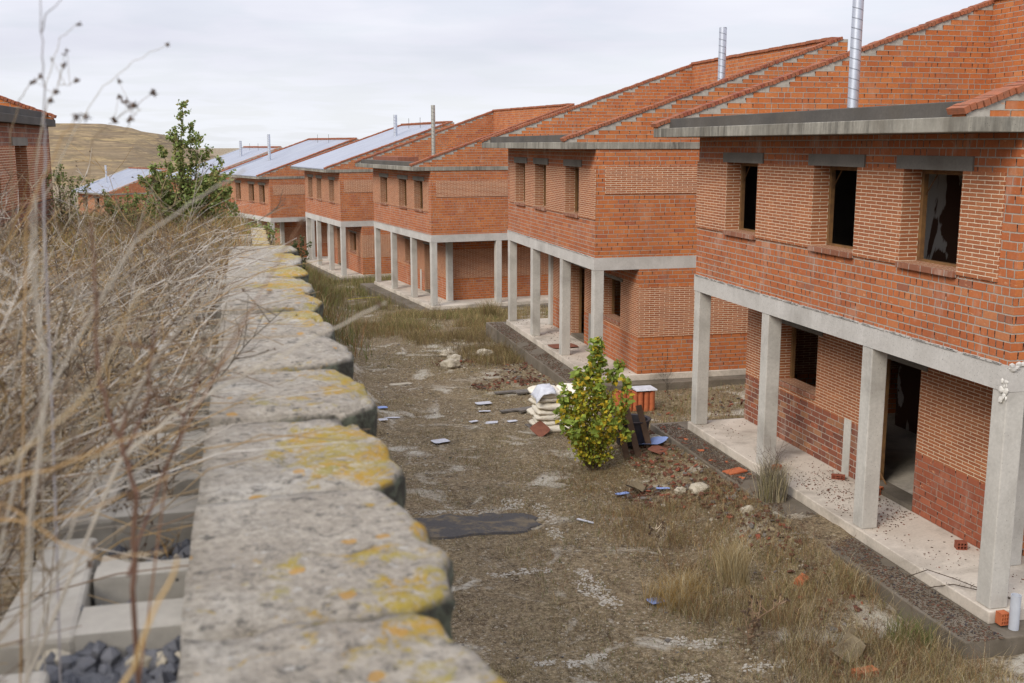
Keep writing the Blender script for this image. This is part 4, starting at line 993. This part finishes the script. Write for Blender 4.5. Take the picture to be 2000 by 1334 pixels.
for k in range(7):
    lay = [(5.72, 20.30, 0), (5.72 + .61, 20.30, 0), (5.72, 20.71, 0), (6.33, 20.71, 0)] if k % 2 == 0 else [(5.63, 20.42, 1), (6.03, 20.42, 1), (6.43, 20.42, 1)]
    for (x, y, r_) in lay:
        if k == 6 and x > 6.4: continue
        pos = ['front left', 'front right', 'back left', 'back right'][lay.index((x, y, r_))] if k % 2 == 0 else ['left', 'middle', 'right'][lay.index((x, y, r_))]
        lab = f'{pos} white sack in the {ordn[k]} layer of the stack' + (' counted from below' if 0 < k < 6 else '')
        if proto is None: o = proto = sackmesh().build('cement_sack', smooth=True); 
        else: o = proto.copy(); COL.objects.link(o)
        o.location = (x + rnd.uniform(-.03, .03), y + rnd.uniform(-.03, .03), bz + .06 + k * .113); o.rotation_euler = (rnd.uniform(-.06, .06), rnd.uniform(-.06, .06), (math.pi / 2 if r_ else 0) + rnd.uniform(-.12, .12) + (math.pi if rnd.random() < .5 else 0)); o.scale = (rnd.uniform(.95, 1.06), rnd.uniform(.95, 1.06), rnd.uniform(.95, 1.12))
        tag(o, lab, 'sack', 'white sacks stacked in the lane')
b = MB()
for i in range(5): b.box(5.38 + i * .27, 5.50 + i * .27, 20.08, 20.92, bz - .03, bz - .01, 'greyplank')
for i in range(3): b.box(5.36, 6.62, 20.10 + i * .37, 20.18 + i * .37, bz - .1, bz - .031, 'greyplank')
tag(b.build('pallet'), 'wooden pallet under the stack of white sacks', 'pallet')
b = MB(); n_ = 14   # crumpled film over the top
vs_ = []
for i in range(n_):
    for j in range(n_):
        x = 5.38 + .40 * i / (n_ - 1); y = 20.02 + .5 * j / (n_ - 1); e = max(0, 5.52 - x) * 1.4 + max(0, 20.14 - y) * .8
        vs_.append((x, y, bz + .87 - e + .03 + noise.noise((x * 7, y * 7, 0)) * .03))
b.v = vs_; mi = b.mi('film')
for i in range(n_ - 1):
    for j in range(n_ - 1):
        if noise.noise((i * .35, j * .35, 4)) > -9: b.f.append((i * n_ + j, (i + 1) * n_ + j, (i + 1) * n_ + j + 1, i * n_ + j + 1)); b.m.append(mi)
b2 = b.build('plastic_film', smooth=True); md = b2.modifiers.new('s', 'SOLIDIFY'); md.thickness = .002
tag(b2, 'torn translucent plastic film draped over the top of the white sacks', 'film')
# curved clay tiles standing in a row
b = MB()
def tile_half(b, r, h, m, th=.014):
    n_ = 9; o_, i_ = [], []
    for k in range(n_):
        a = math.pi * k / (n_ - 1) + math.pi
        o_.append((math.cos(a) * r, math.sin(a) * r)); i_.append((math.cos(a) * (r - th), math.sin(a) * (r - th)))
    for k in range(n_ - 1):
        b.quad((*o_[k], 0), (*o_[k + 1], 0), (*o_[k + 1], h), (*o_[k], h), m); b.quad((*i_[k + 1], 0), (*i_[k], 0), (*i_[k], h), (*i_[k + 1], h), m)
        b.quad((*o_[k], h), (*o_[k + 1], h), (*i_[k + 1], h), (*i_[k], h), m)
p0 = None
for rw in range(3):
    for i in range(7):
        x = 7.60 + i * .125; y = 21.5 + rw * .11
        if p0 is None: q = MB(); tile_half(q, .068, .43, 'terra'); o = p0 = q.build('roof_tile', smooth=False)
        else: o = p0.copy(); COL.objects.link(o)
        o.location = (x + rnd.uniform(-.006, .006), y + rnd.uniform(-.01, .01), gl(x, y)); o.rotation_euler = (rnd.uniform(-.03, .03), rnd.uniform(-.03, .03), rnd.uniform(-.1, .1))
        tag(o, 'curved terracotta roof tile standing upright in the block behind the poplar sapling', 'roof tile', 'roof tiles standing behind the sapling')
b = MB(); b.obox((8.20, 21.60, gl(8, 21.5) + .458), (.24, 0, 0), (0, .2, 0), (0, .01, .012), 'paper')
tag(b.build('board'), 'thin pale board lying on top of the standing roof tiles', 'board')
# planks leaning on a dark tub right of the sapling
b = MB(); tx, ty = 6.75, 18.35; tz = gl(tx, ty)
n_ = 18; prof = [(.0, .02), (.26, .02), (.28, .05), (.33, .48), (.355, .49), (.36, .51), (.33, .515), (.30, .50), (.25, .08), (0, .07)]
for k in range(n_):
    a0, a1 = 2 * math.pi * k / n_, 2 * math.pi * (k + 1) / n_
    for (r0, h0), (r1, h1) in zip(prof[:-1], prof[1:]):
        b.quad((math.cos(a0) * r0, math.sin(a0) * r0, h0), (math.cos(a1) * r0, math.sin(a1) * r0, h0), (math.cos(a1) * r1, math.sin(a1) * r1, h1), (math.cos(a0) * r1, math.sin(a0) * r1, h1), 'darkplastic')
tag(b.build('mixing_tub', loc=(tx, ty, tz)), 'black plastic tub half hidden behind the leaning planks', 'tub')
for lab, (x0, y0), (x1, y1, zt) in [('left brown plank leaning on the black tub', (6.42, 17.62), (6.36, 18.0, .74)), ('middle brown plank leaning steeply on the tub, longest', (6.62, 17.60), (6.52, 18.05, .88)), ('right brown plank leaning on the black tub', (6.92, 17.82), (6.80, 18.15, .78))]:
    b = MB(); a = Vector((x0, y0, gl(x0, y0) - .02)); c = Vector((x1, y1, gl(x1, y1) + zt)); t_ = (c - a).normalized(); s_ = t_.cross(Vector((0, 1, .1))).normalized(); u_ = t_.cross(s_)
    b.obox((a + c) / 2, t_ * (c - a).length / 2, s_ * .055, u_ * .012, 'plank'); tag(b.build('plank', bevel=.003), lab, 'plank', 'planks leaning on the black tub')
# flat sheets and papers
def sheet(name, x, y, sx_, sy_, rot, mat, label, cat, z=.03, tilt=(0, 0), group=None, th=.004, curl=.0):
    b = MB(); n_ = 5; rr = random.Random(int(x * 100 + y * 10)); c, s_ = math.cos(rot), math.sin(rot)
    top, bot = [], []
    for i in range(n_):
        for j in range(n_):
            u, v = (i / (n_ - 1) - .5) * sx_, (j / (n_ - 1) - .5) * sy_
            if i in (0, n_ - 1) and j in (0, n_ - 1): u *= rr.uniform(.86, 1); v *= rr.uniform(.86, 1)
            zz = curl * ((u / sx_ * 2) ** 2) + u * tilt[0] + v * tilt[1] + rr.uniform(-.003, .003)
            b.v.append((u * c - v * s_, u * s_ + v * c, zz)); 
    k = len(b.v); b.v += [(p[0], p[1], p[2] - th) for p in b.v]
    mi = b.mi(mat)
    for i in range(n_ - 1):
        for j in range(n_ - 1):
            a = i * n_ + j; q = (a, a + n_, a + n_ + 1, a + 1); b.f.append(q); b.m.append(mi); b.f.append(tuple(k + w for w in reversed(q))); b.m.append(mi)
    edge = [i * n_ for i in range(n_)] + [(n_ - 1) * n_ + j for j in range(1, n_)] + [i * n_ + n_ - 1 for i in reversed(range(n_ - 1))] + [j for j in reversed(range(1, n_ - 1))]
    for a, c_ in zip(edge, edge[1:] + edge[:1]): b.f.append((c_, a, k + a, k + c_)); b.m.append(mi)
    return tag(b.build(name, loc=(x, y, gl(x, y) + z)), label, cat, group)
G1 = 'pale boards strewn over the lane'
sheet('broken_board', 3.49, 20.21, .33, .26, .3, 'paper', 'white cracked board lying alone in the middle of the lane', 'board', group=G1, z=.035)
sheet('broken_board', 4.95, 23.0, .36, .24, .1, 'paper', 'white rectangular board farther back, left of the sacks', 'board', group=G1)
sheet('broken_board', 4.85, 22.4, .26, .1, -.1, 'paper', 'narrow white strip just before the rectangular white board', 'board', group=G1)
sheet('broken_board', 3.5, 25.9, .55, .22, .1, 'stone', 'long pale flat stone slab lying in the lane, farthest left', 'slab', group=G1)
sheet('broken_board', 2.72, 23.2, .22, .2, .2, 'blue', 'small blue board beside the retaining wall', 'board', group=G1)
sheet('broken_board', 2.78, 22.3, .42, .10, -.2, 'paper', 'long white strip beside the retaining wall', 'board', group=G1)
sheet('broken_board', 2.55, 21.9, .26, .16, .1, 'paper', 'short white board beside the retaining wall, nearest of the three', 'board', group=G1)
sheet('broken_board', 4.42, 21.49, .2, .12, .4, 'paper', 'left end piece of a row of white scraps', 'board', group=G1)
sheet('broken_board', 4.78, 21.4, .26, .14, -.3, 'paper', 'middle piece of a row of white scraps', 'board', group=G1, tilt=(.1, .1))
sheet('broken_board', 5.2, 21.3, .22, .14, .2, 'paper', 'right piece of a row of white scraps, near the sacks', 'board', group=G1)
sheet('blue_sheet', 7.02, 17.94, .46, .40, .5, 'blue', 'crumpled blue sheet right of the sapling, on the rubble', 'sheet', z=.07, tilt=(.12, -.2), curl=.05)
sheet('rusty_sheet', 6.96, 17.55, .34, .28, .8, 'brownsheet', 'rusty brown sheet lying against the crumpled blue sheet', 'sheet', z=.06, tilt=(.05, .2))
sheet('blue_sheet', 4.70, 11.78, .22, .17, .2, 'blue', 'small flat blue sheet beside the golden grass tuft', 'sheet', z=.045)
sheet('blue_sheet', 5.71, 15.9, .24, .10, .2, 'blue', 'left blue scrap on the dark rubble pile', 'sheet', z=.06)
sheet('blue_sheet', 6.35, 15.75, .22, .08, -.2, 'blue', 'right blue scrap on the dark rubble pile', 'sheet', z=.06)
sheet('rusty_sheet', 5.45, 20.0, .34, .30, .6, 'brownsheet', 'brown sheet propped against the foot of the sack stack', 'sheet', z=.12, tilt=(.3, .5))
sheet('white_stick', 4.76, 14.87, .30, .045, -.9, 'paper', 'short white stick lying on the bare dirt', 'stick', z=.03, th=.012)
b = MB(); ring = []
for k in range(64):
    a = 2 * math.pi * k / 64; rr_ = (1 / ((abs(math.cos(a)) ** 4 + abs(math.sin(a)) ** 4) ** .25)) * (1 + .22 * noise.noise((math.cos(a) * 2.2, math.sin(a) * 2.2, 3)) + .06 * noise.noise((math.cos(a) * 9, math.sin(a) * 9, 3)))
    ring.append((3.12 + math.cos(a) * .98 * rr_, 15.2 + math.sin(a) * .50 * rr_ + .05 * math.cos(a)))
def zz_(x, y): return gl(x, y) + .028 + .012 * noise.noise((x * 5, y * 5, 1))
for f0, f1 in ((0, .35), (.35, .7), (.7, .95)):
    for k in range(64):
        P_ = [(3.12 + (x - 3.12) * f, 15.2 + (y - 15.2) * f) for f, (x, y) in ((f0, ring[k]), (f0, ring[(k + 1) % 64]), (f1, ring[(k + 1) % 64]), (f1, ring[k]))]
        if f0 == 0: P_ = P_[1:]
        b.poly([(x, y, zz_(x, y)) for x, y in P_], 'asphalt')
for k in range(64):
    (x0, y0), (x1, y1) = [(3.12 + (x - 3.12) * .95, 15.2 + (y - 15.2) * .95) for x, y in (ring[k], ring[(k + 1) % 64])]
    (x2, y2), (x3, y3) = ring[k], ring[(k + 1) % 64]
    b.poly([(x0, y0, zz_(x0, y0)), (x1, y1, zz_(x1, y1)), (x3, y3, gl(x3, y3) - .02), (x2, y2, gl(x2, y2) - .02)], 'asphalt')
tag(b.build('asphalt_patch'), 'dark ragged patch of old asphalt on the ground beside the retaining wall', 'asphalt')
for i, (x, y, w_, r_) in enumerate([(5.66, 22.24, 1.0, .1), (5.9, 22.1, .8, .25), (6.0, 23.8, 1.2, -.05), (6.3, 23.6, .9, .1)]):
    b = MB(); b.obox((0, 0, .04 + .03 * (i % 2)), (w_ / 2 * math.cos(r_), w_ / 2 * math.sin(r_), .02), (-.07 * math.sin(r_), .07 * math.cos(r_), 0), (0, 0, .02), 'greyplank')
    tag(b.build('grey_plank', loc=(x, y, gl(x, y)), bevel=.004), ['grey weathered plank nearest the sacks on their left', 'short grey plank crossing the one nearest the sacks', 'long grey plank behind the sack stack', 'short grey plank behind the sack stack'][i], 'plank', 'grey planks around the sacks')
for i, (x, y, r_, lab) in enumerate([(6.10, 9.75, .4, 'crumpled olive brown felt scrap at the bottom edge of the picture'), (6.35, 9.95, 1.6, 'smaller folded felt scrap just behind the crumpled one'), (5.95, 15.95, .9, 'yellowish cardboard scrap standing on the dark rubble')]):
    sheet('felt_scrap', x, y, .34, .26, r_, 'felt', lab, 'scrap', z=.09, tilt=(.3 - .2 * i, .25), curl=.07)
# stones
for i, (x, y, r_, lab) in enumerate([(6.32, 29.2, .24, 'large pale boulder before the second house footing'), (5.33, 28.4, .24, 'flat pale stone in the rubble heap far up the lane'), (5.36, 29.6, .22, 'pale stone at the back of the rubble heap up the lane'), (5.05, 27.6, .26, 'broad low stone slab in front of the rubble heap'),
                            (6.79, 15.3, .17, 'pale boulder on the dark rubble near the nearest porch'), (7.01, 14.04, .115, 'round whitish stone at the foot of the nearest footing'), (6.55, 15.5, .10, 'small pale stone left of the boulder on the dark rubble'), (4.35, 20.9, .06, 'small lone white stone near the row of white scraps')]):
    q = MB(); q.blob((0, 0, 0), (r_, r_ * .8, r_ * .62), 'stone', i + 3, 3, 1, .16)
    tag(q.build('boulder', loc=(x, y, gl(x, y) + r_ * .28), uvs=False), lab, 'boulder', 'pale stones along the lane')
rnd = random.Random(21); q = MB()
def lumps(cx_, cy_, rx, ry, n_, s0, s1, m='chalk', flat=.45):
    for i in range(n_):
        a = rnd.uniform(0, 6.283); f = rnd.random() ** .6; x = cx_ + math.cos(a) * rx * f; y = cy_ + math.sin(a) * ry * f; s_ = rnd.uniform(s0, s1)
        q.blob((x, y, gl(x, y) + s_ * .1), (s_, s_ * rnd.uniform(.6, 1), s_ * flat), m, i, 1, 1, .35)
for c in [(4.13, 12.95, .10, .25), (4.08, 12.4, .22, .35), (4.15, 11.95, .16, .2), (3.94, 16.1, .18, .3), (4.3, 15.5, .14, .5), (4.52, 10.7, .15, .12), (3.25, 10.5, .13, .09), (2.95, 10.58, .12, .1), (4.8, 10.55, .17, .12), (3.8, 9.85, .2, .1), (4.3, 9.85, .3, .12), (3.55, 10.62, .12, .1), (3.35, 13.2, .5, .12), (4.2, 14.6, .12, .3), (5.2, 9.9, .3, .1), (3.1, 15.9, .8, .12)]:
    lumps(*c, int(150 * c[2] * c[3] * 14 + 40), .005, .024)
tag(q.build('plaster_residue', uvs=False), kind='stuff')
q = MB()
for i in range(7500):
    x, y = rnd.uniform(1.2, 7.3), 8.8 + 24 * rnd.random() ** 1.3
    if inhouse(x, y) or noise.noise((x * .5, y * .5, 2)) < -.25: continue
    s_ = (.004 + .012 * rnd.random() ** 2) * (1 + y / 30) * (2.2 if rnd.random() < .03 else 1); q.blob((x, y, gl(x, y) + s_ * .15), (s_, s_ * .8, s_ * .55), 'stone' if rnd.random() < .8 else 'greyplank', i, 1, 1, .3)
tag(q.build('gravel', uvs=False), kind='stuff')
# broken clay pieces
q = MB()
def shards(cx_, cy_, rx, ry, n_, s0, s1, mats):
    for i in range(n_):
        a = rnd.uniform(0, 6.283); f = rnd.random() ** .6; x = cx_ + math.cos(a) * rx * f; y = cy_ + math.sin(a) * ry * f; s_ = rnd.uniform(s0, s1)
        d = Vector((rnd.gauss(0, 1), rnd.gauss(0, 1), rnd.gauss(0, .35))).normalized(); e = d.cross(Vector((rnd.gauss(0, .3), rnd.gauss(0, .3), 1))).normalized(); u_ = d.cross(e)
        q.obox((x, y, max(gl(x, y), -99) + rnd.uniform(.0, .05)), d * s_, e * s_ * rnd.uniform(.4, .8), u_ * rnd.uniform(.005, .012), mats[rnd.randrange(len(mats))])
for c in [(6.6, 15.6, .8, .8, 150), (7.0, 14.6, .4, 1.0, 110), (6.9, 17.2, .5, .8, 110), (7.2, 19, .35, .8, 60), (5.45, 24.9, .35, .4, 60), (6.3, 25.3, .5, .4, 50), (6.7, 25.9, 1.0, .9, 70), (5.3, 28.3, .6, .6, 60), (7.0, 27.2, .6, .5, 50), (6.2, 9.7, .5, .6, 40), (6.6, 11.2, .5, .9, 45), (9.5, 21.8, 1.5, 1.2, 90), (6.0, 15.8, .3, .3, 40), (12, 23, 1, 1, 40), (4.9, 50, 1, 1, 50), (6.9, 12.9, .3, .9, 50)]:
    shards(c[0], c[1], c[2] * 1.15, c[3] * 1.15, int(c[4] * 1.25), .012, .05, ['terrad', 'shardb', 'shardb', 'bark', 'shardb', 'plank', 'greyplank', 'shardb'])
tag(q.build('clay_shards', uvs=False), kind='stuff')
# dry leaves and crumbs on the slabs and footings
q = MB(); rnd = random.Random(8)
def litter(H, a0, a1, b0, b1, z, n_, s0, s1, mats, thr=-9):
    X, Y, Z, t = H
    for i in range(n_):
        a, b_ = rnd.uniform(a0, a1), rnd.uniform(b0, b1)
        if noise.noise((a * 1.3, b_ * 1.6, 5)) < thr: continue
        x = X + a * math.sin(t) + b_ * math.cos(t); y = Y + a * math.cos(t) - b_ * math.sin(t); s_ = s0 + (s1 - s0) * rnd.random() ** 2
        an = rnd.uniform(0, 6.28); d = Vector((math.cos(an), math.sin(an), rnd.uniform(-.25, .25))); e = d.cross(Vector((rnd.uniform(-.3, .3), rnd.uniform(-.3, .3), 1))).normalized()
        q.obox((x, y, Z + z + .006), d * s_, e * s_ * rnd.uniform(.5, .9), Vector((0, 0, .0025)), mats[rnd.randrange(len(mats))])
HH1 = (7.898, 9.834, -5.138, .006); HH2 = (7.749, 23.767, -5.366, .001)
litter(HH1, .1, 8.4, .03, 1.05, 0, 420, .004, .013, ['shardb', 'brownsheet', 'plank'], -.1)
litter(HH1, 2.6, 5.2, .15, 1.05, 0, 520, .004, .015, ['shardb', 'brownsheet', 'plank', 'plank'], -.3)
litter(HH1, -.4, 9.1, -.53, -.06, -.152, 7000, .004, .015, ['plank', 'shardb', 'bark', 'bark', 'darkplastic', 'bark'], -.35)
litter(HH1, 5.5, 9.1, -.5, -.06, -.152, 26, .03, .07, ['terrad', 'terra', 'shardb'], -.2)
litter(HH2, .1, 8.4, .05, 1.05, 0, 260, .006, .018, ['shardb', 'plank'], -.1)
litter(HH2, -.3, 9.1, -.53, -.06, -.152, 2200, .006, .022, ['plank', 'bark', 'bark', 'shardb'], -.3)
tag(q.build('dry_litter', uvs=False), kind='stuff')
# bricks
def hollow_brick(name, x, y, z, rz, sz, label, group=None, m='terra', holes=(3, 2), tilt=0.):
    w_, d_, h_ = sz; q = MB(); e = .012; nx_, nz_ = holes
    xs_ = [0]; 
    cw_ = (w_ - e * (nx_ + 1)) / nx_; ch = (h_ - e * (nz_ + 1)) / nz_
    for i in range(nx_ + 1): q.box(i * (cw_ + e) - w_ / 2, i * (cw_ + e) + e - w_ / 2, -d_ / 2, d_ / 2, 0, h_, m)
    for j in range(nz_ + 1):
        for i in range(nx_):
            q.box(i * (cw_ + e) + e - w_ / 2, (i + 1) * (cw_ + e) - w_ / 2, -d_ / 2 + .001, d_ / 2 - .001, j * (ch + e) + .0005, j * (ch + e) + e - .0005, m)
    o = q.build(name, loc=(x, y, z)); o.rotation_euler = (tilt, 0, rz); return tag(o, label, 'brick', group)
GBk = 'loose hollow bricks around the nearest house'
zs = -5.138
hollow_brick('hollow_brick', 7.99, 9.715, zs - .12, .0, (.105, .10, .14), 'orange perforated brick wedged between the near column foot and the grey pipe', GBk, holes=(3, 3))
hollow_brick('hollow_brick', 8.93, 13.76, zs, .5, (.24, .115, .115), 'orange brick sitting upright on the porch beside the door threshold', GBk)
hollow_brick('hollow_brick', 8.10, 15.28, zs, .4, (.13, .1, .08), 'small orange brick piece on the porch behind the second column', GBk)
hollow_brick('hollow_brick', 8.80, 14.6, zs, -.6, (.2, .09, .07), 'dark red brick lying flat on the porch left of the door', GBk, 'terrad')
hollow_brick('hollow_brick', 8.78, 11.55, zs, -.3, (.13, .11, .1), 'broken reddish brick on the porch left of the near column', GBk, 'terrad')
hollow_brick('hollow_brick', 6.12, 9.42, gl(6.12, 9.42), .1, (.26, .12, .08), 'perforated brick at the very bottom edge of the picture in the dry grass', GBk, holes=(4, 2))
hollow_brick('hollow_brick', 6.55, 11.6, gl(6.55, 11.6) + .02, .7, (.22, .11, .08), 'orange brick half buried in grass beside the footing', GBk, tilt=.3)
b = MB(); b.obox((0, 0, .02), (.16, .03, .012), (-.03, .10, 0), (0, 0, .012), 'terra'); tag(b.build('clay_slab', loc=(7.60, 15.75, zs - .15)), 'flat orange clay slab on the footing beside the second column', 'slab')
b = MB(); b.tube([(0, 0, 0), (0, 0, .40)], .055, 'pvc', 20, cap=False); b.tube([(0, 0, .40), (0, 0, .01)], .049, 'pvc', 20, cap=False)
n_ = 20
for k in range(n_):
    a0, a1 = 2 * math.pi * k / n_, 2 * math.pi * (k + 1) / n_
    b.quad((.055 * math.cos(a0), .055 * math.sin(a0), .4), (.055 * math.cos(a1), .055 * math.sin(a1), .4), (.049 * math.cos(a1), .049 * math.sin(a1), .4), (.049 * math.cos(a0), .049 * math.sin(a0), .4), 'pvc')
tag(b.build('pvc_pipe', loc=(8.075, 9.63, zs - .152), smooth=False), 'short grey plastic pipe standing on the footing by the near column', 'pipe')
b = MB(); b.tube([(0, 0, .02), (.5, .25, .03), (1.1, .45, .02), (1.6, .5, .03)], .014, 'yellow', 6); tag(b.build('yellow_hose', loc=(4.1, 46.7, gl(4.1, 46.7) + .1)), 'thin yellow hose lying in the weeds far up the lane', 'hose')
# manhole-like rusty sheet on second porch
o = sheet('rusty_sheet', 8.15, 27.6, .75, .6, .1, 'brownsheet', 'rusty square sheet lying on the porch of the second house', 'sheet', z=0); o.location.z = -5.366 + .03
# stick in the doorway
b = MB(); b.tube([(9.25, 13.95, zs + .03), (9.1, 14.55, zs + .75)], .012, 'wood', 5); tag(b.build('stick'), 'thin wooden stick leaning in the doorway of the nearest house', 'stick')
# single dead plants
def deadplant(x, y, h, label, col, seed, nst=3, nbr=8, r=.006, name='dead_plant', z=None, lean=.15, heads=.5, hr=.018):
    rnd = random.Random(seed); b = MB()
    for i in range(nst): weed_into(b, (rnd.uniform(-.03, .03), rnd.uniform(-.03, .03), 0), h * rnd.uniform(.7, 1), rnd, r, (rnd.uniform(-lean, lean), rnd.uniform(-lean, lean)), nbr, col, heads, hr)
    return tag(b.build(name, loc=(x, y, gl(x, y) if z is None else z), uvs=False), label, 'plant', 'dead plants near the footing')
deadplant(5.37, 13.31, .62, 'pale dead thistle stalk standing alone in the brown weeds', (.55, .45, .32), 3, 1, 9, .016, heads=1, hr=.05, lean=.02)
deadplant(5.27, 10.37, .66, 'brown dead mullein with a leafy base at the bottom of the picture', (.33, .22, .14), 5, 2, 12, .014, heads=1, hr=.05, lean=.03)
P = []; 
for i in range(240):
    a, f = RS.uniform(0, 6.28), RS.uniform(0, 1) ** .5; P.append((math.cos(a) * .2 * f, math.sin(a) * .2 * f, 0))
P = np.array(P)
def bush(x, y, z, n_, R_, h0, h1, w_, pal, label, name, lean=.5, grp='dead plants near the footing'):
    a = RS.uniform(0, 6.283, n_); f = RS.uniform(0, 1, n_) ** .6
    P = np.stack([np.cos(a) * R_ * f, np.sin(a) * R_ * f, np.zeros(n_)], 1)
    o = blades(name, P, RS.uniform(h0, h1, n_), w_, lean, cols(pal, n_), kind=None); o.location = (x, y, z); return tag(o, label, 'plant', grp)
bush(7.55, 14.35, gl(7.55, 14.3) + .05, 900, .22, .3, .75, .006, ['grey', 'pale', 'grey', 'olive'], 'grey green feathery bush growing against the edge of the nearest footing', 'grey_bush', .45)
deadplant(7.50, 14.35, 1.05, 'bare twiggy dead bush rising through the grey green bush', (.14, .10, .08), 8, 6, 12, .004, heads=0, lean=.2)
bush(4.85, 11.75, gl(4.85, 11.7), 700, .30, .15, .42, .005, ['gold', 'tan', 'gold', 'pale'], 'golden grass tuft right beside the small flat blue sheet', 'grass_tuft', .9)
bush(5.25, 11.95, gl(5.25, 11.95), 500, .24, .15, .38, .005, ['gold', 'tan', 'pale'], 'golden grass tuft just right of the first one', 'grass_tuft', .9)
bush(5.85, 12.05, gl(5.85, 12.05), 700, .20, .3, .7, .005, ['pale', 'tan', 'tan'], 'tall pale grass tuft in the middle of the weeds', 'grass_tuft', .55)
bush(6.95, 9.9, gl(6.9, 9.9), 700, .26, .08, .42, .006, ['green', 'olive', 'brown', 'tan', 'green'], 'dark green weed clump against the near corner of the footing', 'green_weed', .7)
bush(8.35, 37.8, gl(8.35, 37.8), 700, .35, .3, .9, .012, ['olive', 'tan', 'brown'], 'tall weed clump before the wide column of the third house', 'weed_clump', .5)
deadplant(9.3, 23.0, .95, 'black twiggy bush against the base of the second house', (.05, .04, .035), 12, 4, 11, .004, heads=0, lean=.35)
# bramble runner on the porch edge
b = MB(); rnd = random.Random(6)
for ps in ([(7.70, 11.1, zs - .1), (7.85, 10.9, zs + .06), (7.98, 10.55, zs + .07), (8.15, 10.15, zs + .05), (8.3, 9.9, zs + .04)], [(7.78, 10.75, zs - .1), (7.92, 10.5, zs + .03), (8.05, 10.3, zs + .04), (8.35, 9.95, zs + .03)]):
    b.tube(ps, .006, 'dtwig', 4)
    for k in range(26):
        i = rnd.randrange(len(ps) - 1); p = Vector(ps[i]).lerp(Vector(ps[i + 1]), rnd.random()); d = Vector((rnd.gauss(0, 1), rnd.gauss(0, 1), rnd.uniform(0, 1))).normalized() * .035
        b.tube([p, p + d], .0025, 'dtwig', 3)
tag(b.build('bramble_runner', uvs=False), 'bare thorny runner lying over the porch edge by the near column', 'plant')
